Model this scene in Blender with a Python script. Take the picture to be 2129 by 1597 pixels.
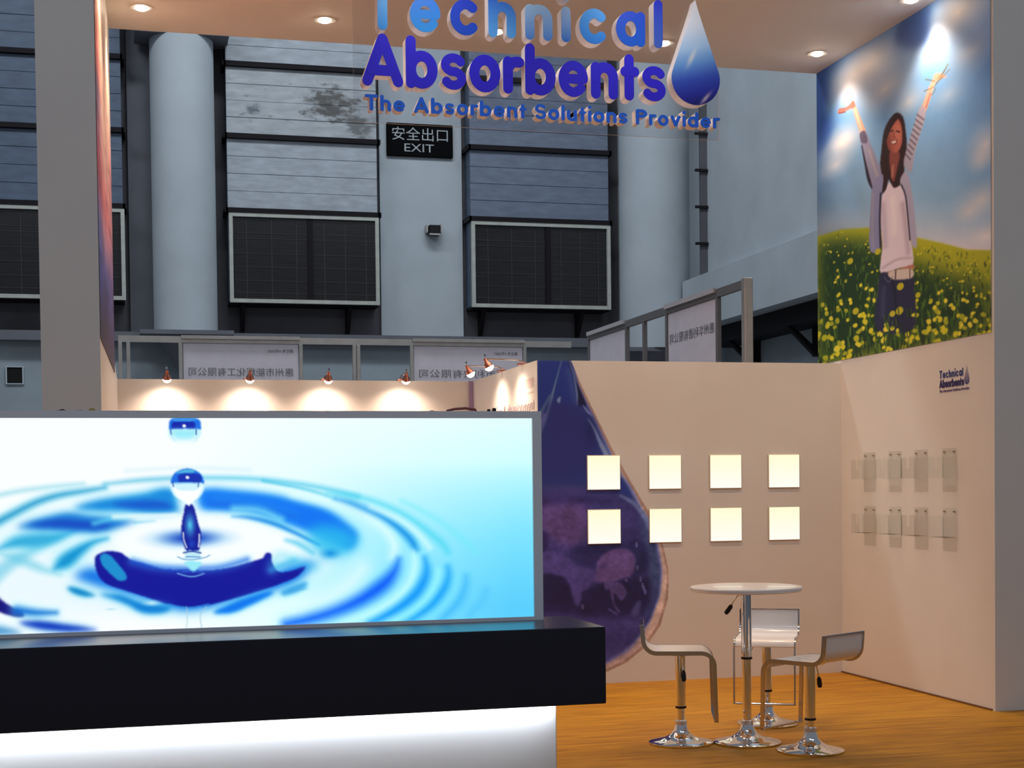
import bpy, math, random
import numpy as np
from mathutils import Vector, Matrix

for o in list(bpy.data.objects):
    bpy.data.objects.remove(o, do_unlink=True)
scene = bpy.context.scene
COL = scene.collection
random.seed(7)
RNG = np.random.default_rng(11)

# ------------------------------------------------------------------ camera
def make_camera():
    yaw, pitch, roll, f = .25108, -.026164, -.011607, 3049.1
    cd = bpy.data.cameras.new('camera'); cam = bpy.data.objects.new('camera', cd); COL.objects.link(cam)
    cy, sy = math.cos(yaw), math.sin(yaw)
    fwd = Vector((sy*math.cos(pitch), cy*math.cos(pitch), math.sin(pitch)))
    r = Vector((cy, -sy, 0)); u = r.cross(fwd)
    c, s = math.cos(roll), math.sin(roll)
    R, U = c*r + s*u, -s*r + c*u
    m = Matrix((R, U, -fwd)).transposed().to_4x4(); m.translation = (0, 0, 1.5)
    cam.matrix_world = m
    cd.sensor_width = 36; cd.lens = f/2129*36; cd.shift_y = (1093.4-798.5)/2129
    cd.clip_start = .05; cd.clip_end = 200
    scene.camera = cam
make_camera()

# ------------------------------------------------------------------ world, exposure, large lights
W = bpy.data.worlds.new('hall_daylight'); scene.world = W; W.use_nodes = True
bg = W.node_tree.nodes['Background']; bg.inputs[0].default_value = (.64, .72, .86, 1); bg.inputs[1].default_value = .23
vs = scene.view_settings
vs.view_transform = 'Standard'; vs.look = 'None'; vs.gamma = 1; vs.use_curve_mapping = False; vs.exposure = 0.0
WARM = (1.0, .70, .46)
DOWN_W, SPOT_W = 92, 16

def lamp(name, kind, loc, energy, color, target=None, **kw):
    ld = bpy.data.lights.new(name, kind); ld.energy = energy; ld.color = color
    for k, v in kw.items(): setattr(ld, k, v)
    o = bpy.data.objects.new(name, ld); COL.objects.link(o); o.location = loc
    if target is not None:
        o.rotation_euler = (Vector(target)-Vector(loc)).to_track_quat('-Z', 'Y').to_euler()
    return o
# unseen overhead area lights, added to fill the hall with cool light
for i, (x, y, e) in enumerate(((3.2, 15.5, 350), (9.0, 13.5, 300), (-4.5, 15.5, 300), (-1.0, -1.5, 190), (6.5, -1.5, 150))):
    lamp('hall_fill_light', 'AREA', (x, y, 12.5), e, (.86, .93, 1.0), (x, y+3.5, 0), shape='RECTANGLE', size=5, size_y=1.2)

# ------------------------------------------------------------------ materials
def lin(c):
    c = np.asarray(c, dtype=float)/255.
    return np.where(c <= .04045, c/12.92, ((c+.055)/1.055)**2.4)
def rgb(*c): return tuple(lin(c)) + (1,)
MATS = {}
def mat(name, color, rough=.6, metal=0, noise=0, nscale=20, emit=None, estr=0, spec=.5, bump=0, coat=0, stretch=(1, 1, 1)):
    if name in MATS: return MATS[name]
    m = bpy.data.materials.new(name); m.use_nodes = True; MATS[name] = m
    nt = m.node_tree; b = nt.nodes['Principled BSDF']
    b.inputs['Base Color'].default_value = color; b.inputs['Roughness'].default_value = rough
    b.inputs['Metallic'].default_value = metal; b.inputs['Specular IOR Level'].default_value = spec
    b.inputs['Coat Weight'].default_value = coat
    if noise or bump:
        tc = nt.nodes.new('ShaderNodeTexCoord'); mp = nt.nodes.new('ShaderNodeMapping'); mp.inputs['Scale'].default_value = stretch
        nz = nt.nodes.new('ShaderNodeTexNoise'); nz.inputs['Scale'].default_value = nscale; nz.inputs['Detail'].default_value = 6
        nt.links.new(tc.outputs['Object'], mp.inputs[0]); nt.links.new(mp.outputs[0], nz.inputs[0])
        if noise:
            rp = nt.nodes.new('ShaderNodeValToRGB')
            c = np.array(color[:3])
            rp.color_ramp.elements[0].color = tuple(c*(1-noise)) + (1,); rp.color_ramp.elements[0].position = .3
            rp.color_ramp.elements[1].color = tuple(np.minimum(c*(1+noise), 1)) + (1,); rp.color_ramp.elements[1].position = .7
            nt.links.new(nz.outputs['Fac'], rp.inputs[0]); nt.links.new(rp.outputs[0], b.inputs['Base Color'])
        if bump:
            bp = nt.nodes.new('ShaderNodeBump'); bp.inputs['Strength'].default_value = bump; bp.inputs['Distance'].default_value = .01
            nt.links.new(nz.outputs['Fac'], bp.inputs['Height']); nt.links.new(bp.outputs[0], b.inputs['Normal'])
    if emit is not None:
        b.inputs['Emission Color'].default_value = emit; b.inputs['Emission Strength'].default_value = estr
    return m
def mat_wood():
    m = bpy.data.materials.new('wood_floor'); m.use_nodes = True
    nt = m.node_tree; b = nt.nodes['Principled BSDF']; b.inputs['Roughness'].default_value = .48; b.inputs['Specular IOR Level'].default_value = .18
    tc = nt.nodes.new('ShaderNodeTexCoord'); mp = nt.nodes.new('ShaderNodeMapping'); mp.inputs['Scale'].default_value = (.9, 9, 1)
    n1 = nt.nodes.new('ShaderNodeTexNoise'); n1.inputs['Scale'].default_value = 2.2; n1.inputs['Detail'].default_value = 8; n1.inputs['Distortion'].default_value = .8
    rp = nt.nodes.new('ShaderNodeValToRGB')
    rp.color_ramp.elements[0].color = (.30, .120, .003, 1); rp.color_ramp.elements[0].position = .32
    rp.color_ramp.elements[1].color = (.54, .245, .008, 1); rp.color_ramp.elements[1].position = .72
    nt.links.new(tc.outputs['Object'], mp.inputs[0]); nt.links.new(mp.outputs[0], n1.inputs[0])
    nt.links.new(n1.outputs['Fac'], rp.inputs[0]); nt.links.new(rp.outputs[0], b.inputs['Base Color'])
    return m
def mat_clear(name, tint=(.97, .98, .98, 1), gloss=1.0):
    m = bpy.data.materials.new(name); m.use_nodes = True; nt = m.node_tree
    for n in list(nt.nodes):
        if n.type != 'OUTPUT_MATERIAL': nt.nodes.remove(n)
    out = [n for n in nt.nodes][0]
    tr = nt.nodes.new('ShaderNodeBsdfTransparent'); tr.inputs[0].default_value = tint
    gl = nt.nodes.new('ShaderNodeBsdfGlossy'); gl.inputs['Roughness'].default_value = .02; gl.inputs[0].default_value = (gloss, gloss, gloss, 1)
    fr = nt.nodes.new('ShaderNodeFresnel'); fr.inputs[0].default_value = 1.46
    mx = nt.nodes.new('ShaderNodeMixShader'); ge = nt.nodes.new('ShaderNodeNewGeometry')
    sb = nt.nodes.new('ShaderNodeMath'); sb.operation = 'SUBTRACT'; sb.use_clamp = True   # reflect on the outer faces only
    nt.links.new(fr.outputs[0], sb.inputs[0]); nt.links.new(ge.outputs['Backfacing'], sb.inputs[1])
    nt.links.new(sb.outputs[0], mx.inputs[0]); nt.links.new(tr.outputs[0], mx.inputs[1]); nt.links.new(gl.outputs[0], mx.inputs[2])
    nt.links.new(mx.outputs[0], out.inputs[0]); MATS[name] = m
    return m
def mat_print(name, emit=0.0, rough=.45):
    m = bpy.data.materials.new(name); m.use_nodes = True; nt = m.node_tree; b = nt.nodes['Principled BSDF']
    at = nt.nodes.new('ShaderNodeAttribute'); at.attribute_name = 'ink'
    b.inputs['Roughness'].default_value = rough
    if emit:
        b.inputs['Base Color'].default_value = (.02, .02, .02, 1)
        nt.links.new(at.outputs['Color'], b.inputs['Emission Color']); b.inputs['Emission Strength'].default_value = emit
    else:
        nt.links.new(at.outputs['Color'], b.inputs['Base Color'])
    return m
def mat_gradient(name, top, bottom, rough=.35):
    m = bpy.data.materials.new(name); m.use_nodes = True; nt = m.node_tree; b = nt.nodes['Principled BSDF']; b.inputs['Roughness'].default_value = rough
    tc = nt.nodes.new('ShaderNodeTexCoord'); sx = nt.nodes.new('ShaderNodeSeparateXYZ'); rp = nt.nodes.new('ShaderNodeValToRGB')
    rp.color_ramp.elements[0].color = bottom; rp.color_ramp.elements[1].color = top
    nt.links.new(tc.outputs['Generated'], sx.inputs[0]); nt.links.new(sx.outputs[2], rp.inputs[0]); nt.links.new(rp.outputs[0], b.inputs['Base Color'])
    return m
def mat_boards(name, color, stain=False):
    m = bpy.data.materials.new(name); m.use_nodes = True; nt = m.node_tree; b = nt.nodes['Principled BSDF']; b.inputs['Roughness'].default_value = .5
    geo = nt.nodes.new('ShaderNodeNewGeometry'); mp = nt.nodes.new('ShaderNodeMapping'); mp.inputs['Scale'].default_value = (1.2, 1, 4)
    nz = nt.nodes.new('ShaderNodeTexNoise'); nz.inputs['Scale'].default_value = 3; nz.inputs['Detail'].default_value = 7
    rp = nt.nodes.new('ShaderNodeValToRGB'); c = np.array(color[:3])
    rp.color_ramp.elements[0].color = tuple(c*.78)+(1,); rp.color_ramp.elements[0].position = .3
    rp.color_ramp.elements[1].color = tuple(c*1.15)+(1,); rp.color_ramp.elements[1].position = .75
    nt.links.new(geo.outputs['Position'], mp.inputs[0]); nt.links.new(mp.outputs[0], nz.inputs[0]); nt.links.new(nz.outputs['Fac'], rp.inputs[0])
    last = rp.outputs[0]
    if stain:   # damp mould marks on the cladding
        for (sx_, sz_, rx, rz, col, thr) in ((2.95, 7.25, .62, .38, (.04, .032, .022, 1), .40), (3.35, 6.95, .35, .30, (.11, .12, .12, 1), .38), (1.75, 7.1, .22, .25, (.10, .13, .16, 1), .50)):
            mp2 = nt.nodes.new('ShaderNodeMapping'); mp2.vector_type = 'POINT'
            mp2.inputs['Location'].default_value = (-sx_/rx, 0, -sz_/rz); mp2.inputs['Scale'].default_value = (1/rx, 0, 1/rz)
            nt.links.new(geo.outputs['Position'], mp2.inputs[0])
            ln = nt.nodes.new('ShaderNodeVectorMath'); ln.operation = 'LENGTH'; nt.links.new(mp2.outputs[0], ln.inputs[0])
            n2 = nt.nodes.new('ShaderNodeTexNoise'); n2.inputs['Scale'].default_value = 4.5; n2.inputs['Detail'].default_value = 8; n2.inputs['Roughness'].default_value = .65
            mp3 = nt.nodes.new('ShaderNodeMapping'); mp3.inputs['Scale'].default_value = (1, 1, 2.2)
            nt.links.new(geo.outputs['Position'], mp3.inputs[0]); nt.links.new(mp3.outputs[0], n2.inputs[0])
            inv = nt.nodes.new('ShaderNodeMapRange'); inv.inputs[1].default_value = 0; inv.inputs[2].default_value = 1; inv.inputs[3].default_value = .42; inv.inputs[4].default_value = 0
            nt.links.new(ln.outputs['Value'], inv.inputs[0])
            ad = nt.nodes.new('ShaderNodeMath'); ad.operation = 'ADD'; nt.links.new(inv.outputs[0], ad.inputs[0]); nt.links.new(n2.outputs['Fac'], ad.inputs[1])
            th = nt.nodes.new('ShaderNodeMapRange'); th.inputs[1].default_value = thr+.22; th.inputs[2].default_value = thr+.40; th.inputs[4].default_value = .85
            nt.links.new(ad.outputs[0], th.inputs[0])
            mx = nt.nodes.new('ShaderNodeMix'); mx.data_type = 'RGBA'
            nt.links.new(th.outputs[0], mx.inputs[0]); nt.links.new(last, mx.inputs[6]); mx.inputs[7].default_value = col; last = mx.outputs[2]
    nt.links.new(last, b.inputs['Base Color'])
    return m

white_wall = mat('white_panel_paint', (.74, .70, .66, 1), .45, noise=.02, nscale=3)
ceil_m = mat('ceiling_paint', (.84, .81, .77, 1), .7, noise=.02, nscale=2)
grey_paint = mat('pillar_paint', (.62, .60, .60, 1), .55, noise=.03, nscale=4)
wood = mat_wood()
chrome = mat('chrome', (.85, .84, .83, 1), .06, 1)
chrome_brushed = mat('chrome_frame', (.62, .58, .57, 1), .13, 1)
white_shell = mat('white_lacquer', (.80, .78, .78, 1), .28, coat=.3)
black_plastic = mat('black_plastic', (.008, .007, .008, 1), .45, spec=.3)
alu = mat('aluminium', (.52, .50, .47, 1), .42, .6, noise=.08, nscale=8)
alu_dark = mat('aluminium_dark', (.25, .24, .24, 1), .5, .5)  # darker aluminium for the side frame of the neighbouring stand
board_m = mat('fascia_board_white', (.84, .79, .86, 1), .6, noise=.04, nscale=6)
board_txt = mat('show_through_lettering', (.20, .19, .22, 1), .6)
hall_light = mat('hall_light_plaster', (.50, .56, .60, 1), .75, noise=.07, nscale=1.4)
hall_dark = mat('hall_dark_plaster', (.10, .098, .11, 1), .8, noise=.15, nscale=2)
hall_low = mat('hall_lower_plaster', (.34, .40, .44, 1), .8, noise=.10, nscale=2)
hall_mid = mat('hall_pilaster_plaster', (.16, .165, .19, 1), .8, noise=.12, nscale=2)
rail_m = mat('dark_steel_rail', (.012, .010, .013, 1), .7, spec=.2)
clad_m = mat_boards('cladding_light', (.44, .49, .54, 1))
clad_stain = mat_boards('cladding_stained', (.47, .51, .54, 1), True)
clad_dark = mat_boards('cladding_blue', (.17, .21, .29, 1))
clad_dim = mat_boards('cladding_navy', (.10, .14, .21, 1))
win_frame = mat('pale_window_frame', (.50, .52, .46, 1), .5, noise=.1, nscale=10)
glass_dark = mat('dark_window_pane', (.016, .014, .016, 1), .22, noise=.35, nscale=6, stretch=(.4, 1, 9))
clear = mat_clear('clear_acrylic', (.982, .982, .976, 1), .40)
clear_sign = mat_clear('clear_acrylic_board', (.93, .93, .94, 1), .9)

# ------------------------------------------------------------------ mesh builder
class MB:
    def __init__(s): s.v = []; s.f = []; s.mi = []
    def add(s, verts, faces, mi=0):
        n = len(s.v); s.v += [tuple(p) for p in verts]; s.f += [tuple(i+n for i in f) for f in faces]; s.mi += [mi]*len(faces); return s
    def box(s, x0, x1, y0, y1, z0, z1, mi=0):
        v = [(x, y, z) for z in (z0, z1) for y in (y0, y1) for x in (x0, x1)]
        return s.add(v, [(0, 2, 3, 1), (4, 5, 7, 6), (0, 1, 5, 4), (2, 6, 7, 3), (0, 4, 6, 2), (1, 3, 7, 5)], mi)
    def bevbox(s, x0, x1, y0, y1, z0, z1, b=.004, mi=0):
        # box with chamfered edges: 24 vertices
        X, Y, Z = (x0, x1), (y0, y1), (z0, z1); v = []; idx = {}
        for i in (0, 1):
            for j in (0, 1):
                for k in (0, 1):
                    sx, sy, sz = (b if i == 0 else -b), (b if j == 0 else -b), (b if k == 0 else -b)
                    for a, p in (('x', (X[i], Y[j]+sy, Z[k]+sz)), ('y', (X[i]+sx, Y[j], Z[k]+sz)), ('z', (X[i]+sx, Y[j]+sy, Z[k]))):
                        idx[i, j, k, a] = len(v); v.append(p)
        f = []
        for a in (0, 1):
            f.append([idx[a, 0, 0, 'x'], idx[a, 1, 0, 'x'], idx[a, 1, 1, 'x'], idx[a, 0, 1, 'x']][::(1 if a else -1)])
            f.append([idx[0, a, 0, 'y'], idx[1, a, 0, 'y'], idx[1, a, 1, 'y'], idx[0, a, 1, 'y']][::(-1 if a else 1)])
            f.append([idx[0, 0, a, 'z'], idx[1, 0, a, 'z'], idx[1, 1, a, 'z'], idx[0, 1, a, 'z']][::(1 if a else -1)])
            for c in (0, 1):
                f.append([idx[a, c, 0, 'x'], idx[a, c, 1, 'x'], idx[a, c, 1, 'y'], idx[a, c, 0, 'y']])
                f.append([idx[a, 0, c, 'x'], idx[a, 1, c, 'x'], idx[a, 1, c, 'z'], idx[a, 0, c, 'z']])
                f.append([idx[0, a, c, 'y'], idx[1, a, c, 'y'], idx[1, a, c, 'z'], idx[0, a, c, 'z']])
        for i in (0, 1):
            for j in (0, 1):
                for k in (0, 1): f.append([idx[i, j, k, 'x'], idx[i, j, k, 'y'], idx[i, j, k, 'z']])
        return s.add(v, f, mi)
    def lathe(s, prof, c=(0, 0, 0), n=32, mi=0):
        v = []; f = []
        for r, z in prof:
            for i in range(n):
                a = 2*math.pi*i/n; v.append((c[0]+r*math.cos(a), c[1]+r*math.sin(a), c[2]+z))
        for k in range(len(prof)-1):
            for i in range(n):
                j = (i+1) % n; f.append((k*n+i, k*n+j, (k+1)*n+j, (k+1)*n+i))
        f.append(tuple(range(n))[::-1]); f.append(tuple((len(prof)-1)*n+i for i in range(n)))
        return s.add(v, f, mi)
    def tube(s, pts, r, n=10, mi=0):
        P = [Vector(p) for p in pts]; v = []; f = []
        rs = r if hasattr(r, '__len__') else [r]*len(P)
        up = None
        for i, p in enumerate(P):
            t = (P[min(i+1, len(P)-1)]-P[max(i-1, 0)]).normalized()
            if up is None: up = t.orthogonal().normalized()
            up = (up - t*up.dot(t)).normalized(); w = t.cross(up)
            for k in range(n):
                a = 2*math.pi*k/n; v.append(p + (up*math.cos(a)+w*math.sin(a))*rs[i])
        for i in range(len(P)-1):
            for k in range(n):
                j = (k+1) % n; f.append((i*n+k, i*n+j, (i+1)*n+j, (i+1)*n+k))
        f.append(tuple(range(n))[::-1]); f.append(tuple((len(P)-1)*n+k for k in range(n)))
        return s.add(v, f, mi)
    def prism(s, poly, axis, a0, a1, mi=0):
        # poly in the two remaining axes (order x,y,z without axis)
        n = len(poly); v = []
        for a in (a0, a1):
            for p in poly:
                q = list(p); q.insert(axis, a); v.append(tuple(q))
        f = [tuple(range(n))[::-1], tuple(range(n, 2*n))] + [(i, (i+1) % n, n+(i+1) % n, n+i) for i in range(n)]
        return s.add(v, f, mi)
    def ribbon(s, path, th, y0, y1, mi=0):
        # flat bar following a path in the x-z plane, th = thickness across the path
        P = [Vector((p[0], p[1])) for p in path]; L = []; R = []
        for i, p in enumerate(P):
            t = (P[min(i+1, len(P)-1)]-P[max(i-1, 0)]).normalized(); nn = Vector((-t.y, t.x))
            L.append(p+nn*th/2); R.append(p-nn*th/2)
        n = len(P); v = []
        for side in (L, R):
            for y in (y0, y1):
                v += [(q.x, y, q.y) for q in side]
        f = []
        for i in range(n-1):
            f += [(i, i+1, n+i+1, n+i), (2*n+i, 3*n+i, 3*n+i+1, 2*n+i+1), (i, 2*n+i, 2*n+i+1, i+1), (n+i, n+i+1, 3*n+i+1, 3*n+i)]
        f += [(0, n, 3*n, 2*n), (n-1, 3*n-1, 4*n-1, 2*n-1)]
        return s.add(v, f, mi)
    def build(s, name, m, parent=None, origin=None, smooth=False):
        v = np.array(s.v, dtype=float)
        if parent is not None and origin is None: org = np.array(WLOC.get(parent.name, (0, 0, 0)))
        elif origin is not None: org = np.array(origin)
        else: org = np.array([(v[:, 0].min()+v[:, 0].max())/2, (v[:, 1].min()+v[:, 1].max())/2, v[:, 2].min()])
        me = bpy.data.meshes.new(name); me.from_pydata((v-org).tolist(), [], s.f)
        for mm in (m if isinstance(m, (list, tuple)) else [m]): me.materials.append(mm)
        if any(s.mi): me.polygons.foreach_set('material_index', s.mi)
        fix_normals(me)
        if smooth: shade(me)
        o = bpy.data.objects.new(name, me); COL.objects.link(o)
        if parent is not None:
            o.parent = parent
            WLOC[o.name] = tuple(org)
        else:
            o.location = org; WLOC[o.name] = tuple(org)
        return o
import bmesh
def fix_normals(me):
    bm = bmesh.new(); bm.from_mesh(me); bmesh.ops.recalc_face_normals(bm, faces=bm.faces); bm.to_mesh(me); bm.free()
def shade(me):
    me.polygons.foreach_set('use_smooth', [True]*len(me.polygons))
    try: me.set_sharp_from_angle(angle=math.radians(40))
    except Exception: pass
WLOC = {}
def thing(name, label, cat, loc=(0, 0, 0), group=None, rotz=0):
    o = bpy.data.objects.new(name, None); COL.objects.link(o); o.location = loc; o.rotation_euler = (0, 0, rotz)
    o.empty_display_size = .1
    WLOC[o.name] = tuple(loc) if rotz == 0 else (0, 0, 0)
    return tag(o, label, cat, group)
def tag(o, label, cat, group=None):
    o['label'] = label; o['category'] = cat
    if group: o['group'] = group
    return o
def structure(o, label=None):
    o['kind'] = 'structure'
    if label: o['label'] = label
    return o
def copy_tree(o, parent=None):
    c = o.copy(); COL.objects.link(c); c.parent = parent
    for ch in list(o.children): copy_tree(ch, c)
    return c

# ------------------------------------------------------------------ booth dimensions (metres)
YF, YB, YR, YM = 8.50, 10.61, 12.78, 11.0      # wall fronts, back wall, recess wall, far end of tall walls
XL, XR, XS = -.175, 5.42, 2.93                  # left wall, right wall, recess side wall
ZL, ZC = 2.45, 4.83                             # low wall height, ceiling

structure(MB().box(-40, 45, -8, 40, -.35, -.06).build('floor_hall', mat('hall_concrete', (.20, .20, .21, 1), .7, noise=.1, nscale=1)), 'grey concrete floor of the exhibition hall')
structure(MB().box(-3, 7.6, 2.2, 13.2, -.06, 0).build('floor', wood), 'orange brown wood laminate booth floor')
structure(MB().box(XS, XR, YB, YB+.10, 0, ZL).build('wall_back', white_wall), 'low white back wall of the booth')
structure(MB().box(-.13, XS+.10, YR, YR+.10, 0, ZL).build('wall_recess', white_wall), 'white rear wall of the recess')
structure(MB().box(XS, XS+.10, YB+.10, YR, 0, ZL).build('wall_recess_side', white_wall), 'white side wall of the recess')
# tall left wall: front end is the grey pillar; inner face runs to the far end
mb = MB().prism([(-.49, YF), (XL, YF), (-.13, YM), (-.49, YM)], 2, 0, ZC)
mb.build('wall_left', white_wall); structure(bpy.data.objects['wall_left'], 'tall white left wall of the booth')
structure(MB().prism([(-.30, YM), (-.13, YM), (-.13, YR+.10), (-.30, YR+.10)], 2, 0, ZL).build('wall_left_low', white_wall), 'low left wall of the recess')
structure(MB().box(XR, XR+.75, YF-.03, YM, 0, ZC).build('wall_right', white_wall), 'tall white right wall of the booth')
structure(MB().box(-.49, XR+.75, YF-.03, YM, ZC, ZC+.16).build('ceiling', ceil_m), 'flat booth ceiling')
structure(MB().box(XS-.035, XS, YR-.035, YR, 0, ZL).build('trim_1', mat('mauve_corner_post', (.34, .24, .42, 1), .4)), 'mauve corner post in the recess')
structure(MB().prism([(YB+.02, 0), (YF, 0), (YF, .012), (YB+.02, .012)], 0, XR-.012, XR).build('baseboard_right', mat('baseboard_brown', (.16, .07, .025, 1), .5)), 'thin brown strip at the foot of the right wall')

# ------------------------------------------------------------------ exhibition hall behind
HY = 22.4
structure(MB().box(-9, 14, HY, HY+.3, 3.8, 13).build('wall_hall_upper', hall_dark), 'dark grey upper hall wall')
structure(MB().box(-9, 14, HY, HY+.3, -.06, 3.8).build('wall_hall_lower', hall_low), 'pale blue grey lower hall wall')
tag(MB().box(-9, 8.8, HY-.22, HY, 3.70, 3.84).build('wall_ledge', hall_mid), 'long grey ledge running along the hall wall under the bays', 'ledge')
tag(MB().box(3.70, 4.985, HY-.08, HY-.002, 3.842, 12).build('light_pier', hall_light), 'broad pale grey pier carrying the exit sign', 'pier')
tag(MB().box(-.02, .34, HY-.10, HY-.002, 3.842, 12).build('grey_pilaster', hall_mid), 'narrow dark grey pilaster beside the round column', 'pilaster')
tag(MB().box(7.55, 8.98, HY-.06, HY-.002, 3.842, 12).build('light_pier', hall_light), 'pale grey pier behind the round column in the hall corner', 'pier')
tag(MB().box(.1, 1.42, HY-.85, HY-.2, 8.02, 9.2).build('lintel_beam', hall_mid), 'grey lintel resting on the round column top', 'beam')

def column(cx, cy, r, z0, z1, label):
    t = thing('round_column', label, 'column', (cx, cy, z0))
    MB().lathe([(r, 0), (r, z1-z0)], (cx, cy, z0), 48).build('shaft', hall_light, t, smooth=True)
    MB().box(cx-r-.2, cx+r+.2, cy-.5, HY-.23, z0-.06, z0).build('base_slab', hall_mid, t)
    MB().lathe([(.03, -.72), (r*.95, -.06)], (cx, cy, z0), 24).build('corbel', hall_mid, t, smooth=True)
column(.76, 21.95, .455, 3.80, 8.02, 'pale round column standing on a slab with a pointed corbel')
column(7.93, 21.75, .55, 3.62, 11, 'pale round column in the hall corner by the vertical cable tray')

def bay(x0, x1, front, z_rows, cm, label, n_boards=4, side='left'):
    """clad box projecting from the hall wall: boards, rails, brackets"""
    t = thing('clad_bay', label, 'cladding', ((x0+x1)/2, front, 4.25))
    zr = [5.62, 6.71, 7.76, 8.80, 9.85]
    for row in range(4):
        a, b = zr[row]+.035, zr[row+1]-.035; n = 4; h = (b-a)/n
        for k in range(n):
            MB().bevbox(x0, x1, front+.012+random.uniform(0, .008), front+.05, a+k*h+.002, a+(k+1)*h-.002, .004).build('cladding_board', cm[row] if isinstance(cm, list) else cm, t)
    for z in zr:
        r = MB().box(x0-.03, x1+.03, front-.05, front+.06, z-.035, z+.035)
        r.box(x0-.05, x0, front-.05, HY-.001, z-.035, z+.035); r.box(x1, x1+.05, front-.05, HY-.001, z-.035, z+.035)
        r.build('rail', rail_m, t)
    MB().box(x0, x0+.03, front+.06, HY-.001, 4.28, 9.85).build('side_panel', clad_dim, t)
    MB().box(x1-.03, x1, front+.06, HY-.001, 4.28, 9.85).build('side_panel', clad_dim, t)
    MB().box(x0, x1, front+.05, HY-.001, 4.25, 4.29).build('underside', rail_m, t)
    for bx in (x0+.21, x1-.43):
        MB().box(bx-.03, bx+.03, HY-.06, HY-.001, 3.84, 4.25).prism([(HY-.06, 3.88), (HY-.06, 3.98), (front+.09, 4.25), (front+.04, 4.25)], 0, bx-.03, bx+.03).build('bracket', rail_m, t)
def window(n, x0, x1, front, label, mull):
    z0, z1 = 4.27, 5.585
    t = bpy.data.objects.new('window_%d' % n, None); COL.objects.link(t); t.location = ((x0+x1)/2, front, z0); WLOC[t.name] = tuple(t.location)
    structure(t, label)
    w = .055
    MB().box(x0, x1, front-.02, front+.05, z1-w, z1).box(x0, x1, front-.02, front+.05, z0, z0+w).box(x0, x0+w, front-.02, front+.05, z0+w, z1-w).box(x1-w, x1, front-.02, front+.05, z0+w, z1-w).build('window_frame', win_frame, t)
    MB().box(mull-.04, mull+.04, front, front+.05, z0+w, z1-w).build('mullion', rail_m, t)
    for a, b in ((x0+w, mull-.04), (mull+.04, x1-w)):
        MB().box(a, b, front+.03, front+.04, z0+w, z1-w).build('pane', glass_dark, t)
        k = 3
        for i in range(k):
            xx = a+(i+.55)*(b-a)/k
            MB().box(xx-.004, xx+.004, front+.02, front+.026, z0+w, z1-w).build('blind_cord', mat('blind_cord_grey', (.06, .056, .06, 1), .7), t)
        for zz in (4.42, 4.60, 4.80, 5.0, 5.22, 5.30):
            MB().box(a, b, front+.024, front+.029, zz-.008, zz+.008).build('blind_lath', mat('blind_lath_grey', (.024, .022, .025, 1), .7), t)
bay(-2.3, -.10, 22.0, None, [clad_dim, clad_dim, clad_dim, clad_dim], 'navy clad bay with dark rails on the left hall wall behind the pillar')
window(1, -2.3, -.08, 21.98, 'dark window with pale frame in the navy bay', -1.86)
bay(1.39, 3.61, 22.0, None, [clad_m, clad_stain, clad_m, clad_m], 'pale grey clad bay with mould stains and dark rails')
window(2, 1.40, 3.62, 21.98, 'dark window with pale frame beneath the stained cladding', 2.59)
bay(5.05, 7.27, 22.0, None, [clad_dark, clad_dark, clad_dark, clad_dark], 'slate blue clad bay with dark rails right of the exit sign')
window(3, 5.05, 7.28, 21.98, 'dark window with pale frame beneath the slate blue cladding', 6.27)

# right side wall of the hall with projecting beam
structure(MB().box(8.3, 8.7, 11.6, 20.5, 4.0, 13).build('wall_hall_right', hall_light), 'pale grey hall side wall')
structure(MB().box(9.0, 9.4, 11.6, HY, -.06, 4.0).build('wall_hall_right_low', hall_low), 'lower part of the hall side wall')
tag(MB().box(8.18, 9.0, 11.6, 21.2, 3.86, 4.62).build('wall_beam', hall_light), 'pale grey projecting beam along the hall side wall', 'beam')
tag(MB().box(8.46, 8.975, 11.6, 21.2, 3.62, 3.858).build('service_duct', rail_m), 'dark service duct tucked under the pale hall side beam', 'duct')
for y, w in ((13.8, 'nearest the mural wall'), (15.9, 'second from the mural wall'), (18.2, 'third from the mural wall'), (20.2, 'nearest the corner column')):
    tag(MB().box(8.90, 8.998, y-.05, y+.05, 3.22, 3.618).prism([(8.90, 3.24), (8.90, 3.34), (8.58, 3.618), (8.50, 3.618)], 1, y-.05, y+.05).build('duct_bracket', rail_m), 'black steel bracket under the service duct, ' + w, 'bracket', 'brackets under the service duct')
t = thing('cable_tray', 'dark vertical cable tray with clips in the hall corner', 'cable tray', (8.24, 20.48, 4.62))
MB().box(8.185, 8.298, 20.46, 20.498, 4.62, 7.3).build('tray', hall_dark, t)
for z in (5.08, 5.62, 6.16, 6.70):
    MB().box(8.10, 8.298, 20.42, 20.46, z-.018, z+.018).build('clip', rail_m, t)

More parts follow.
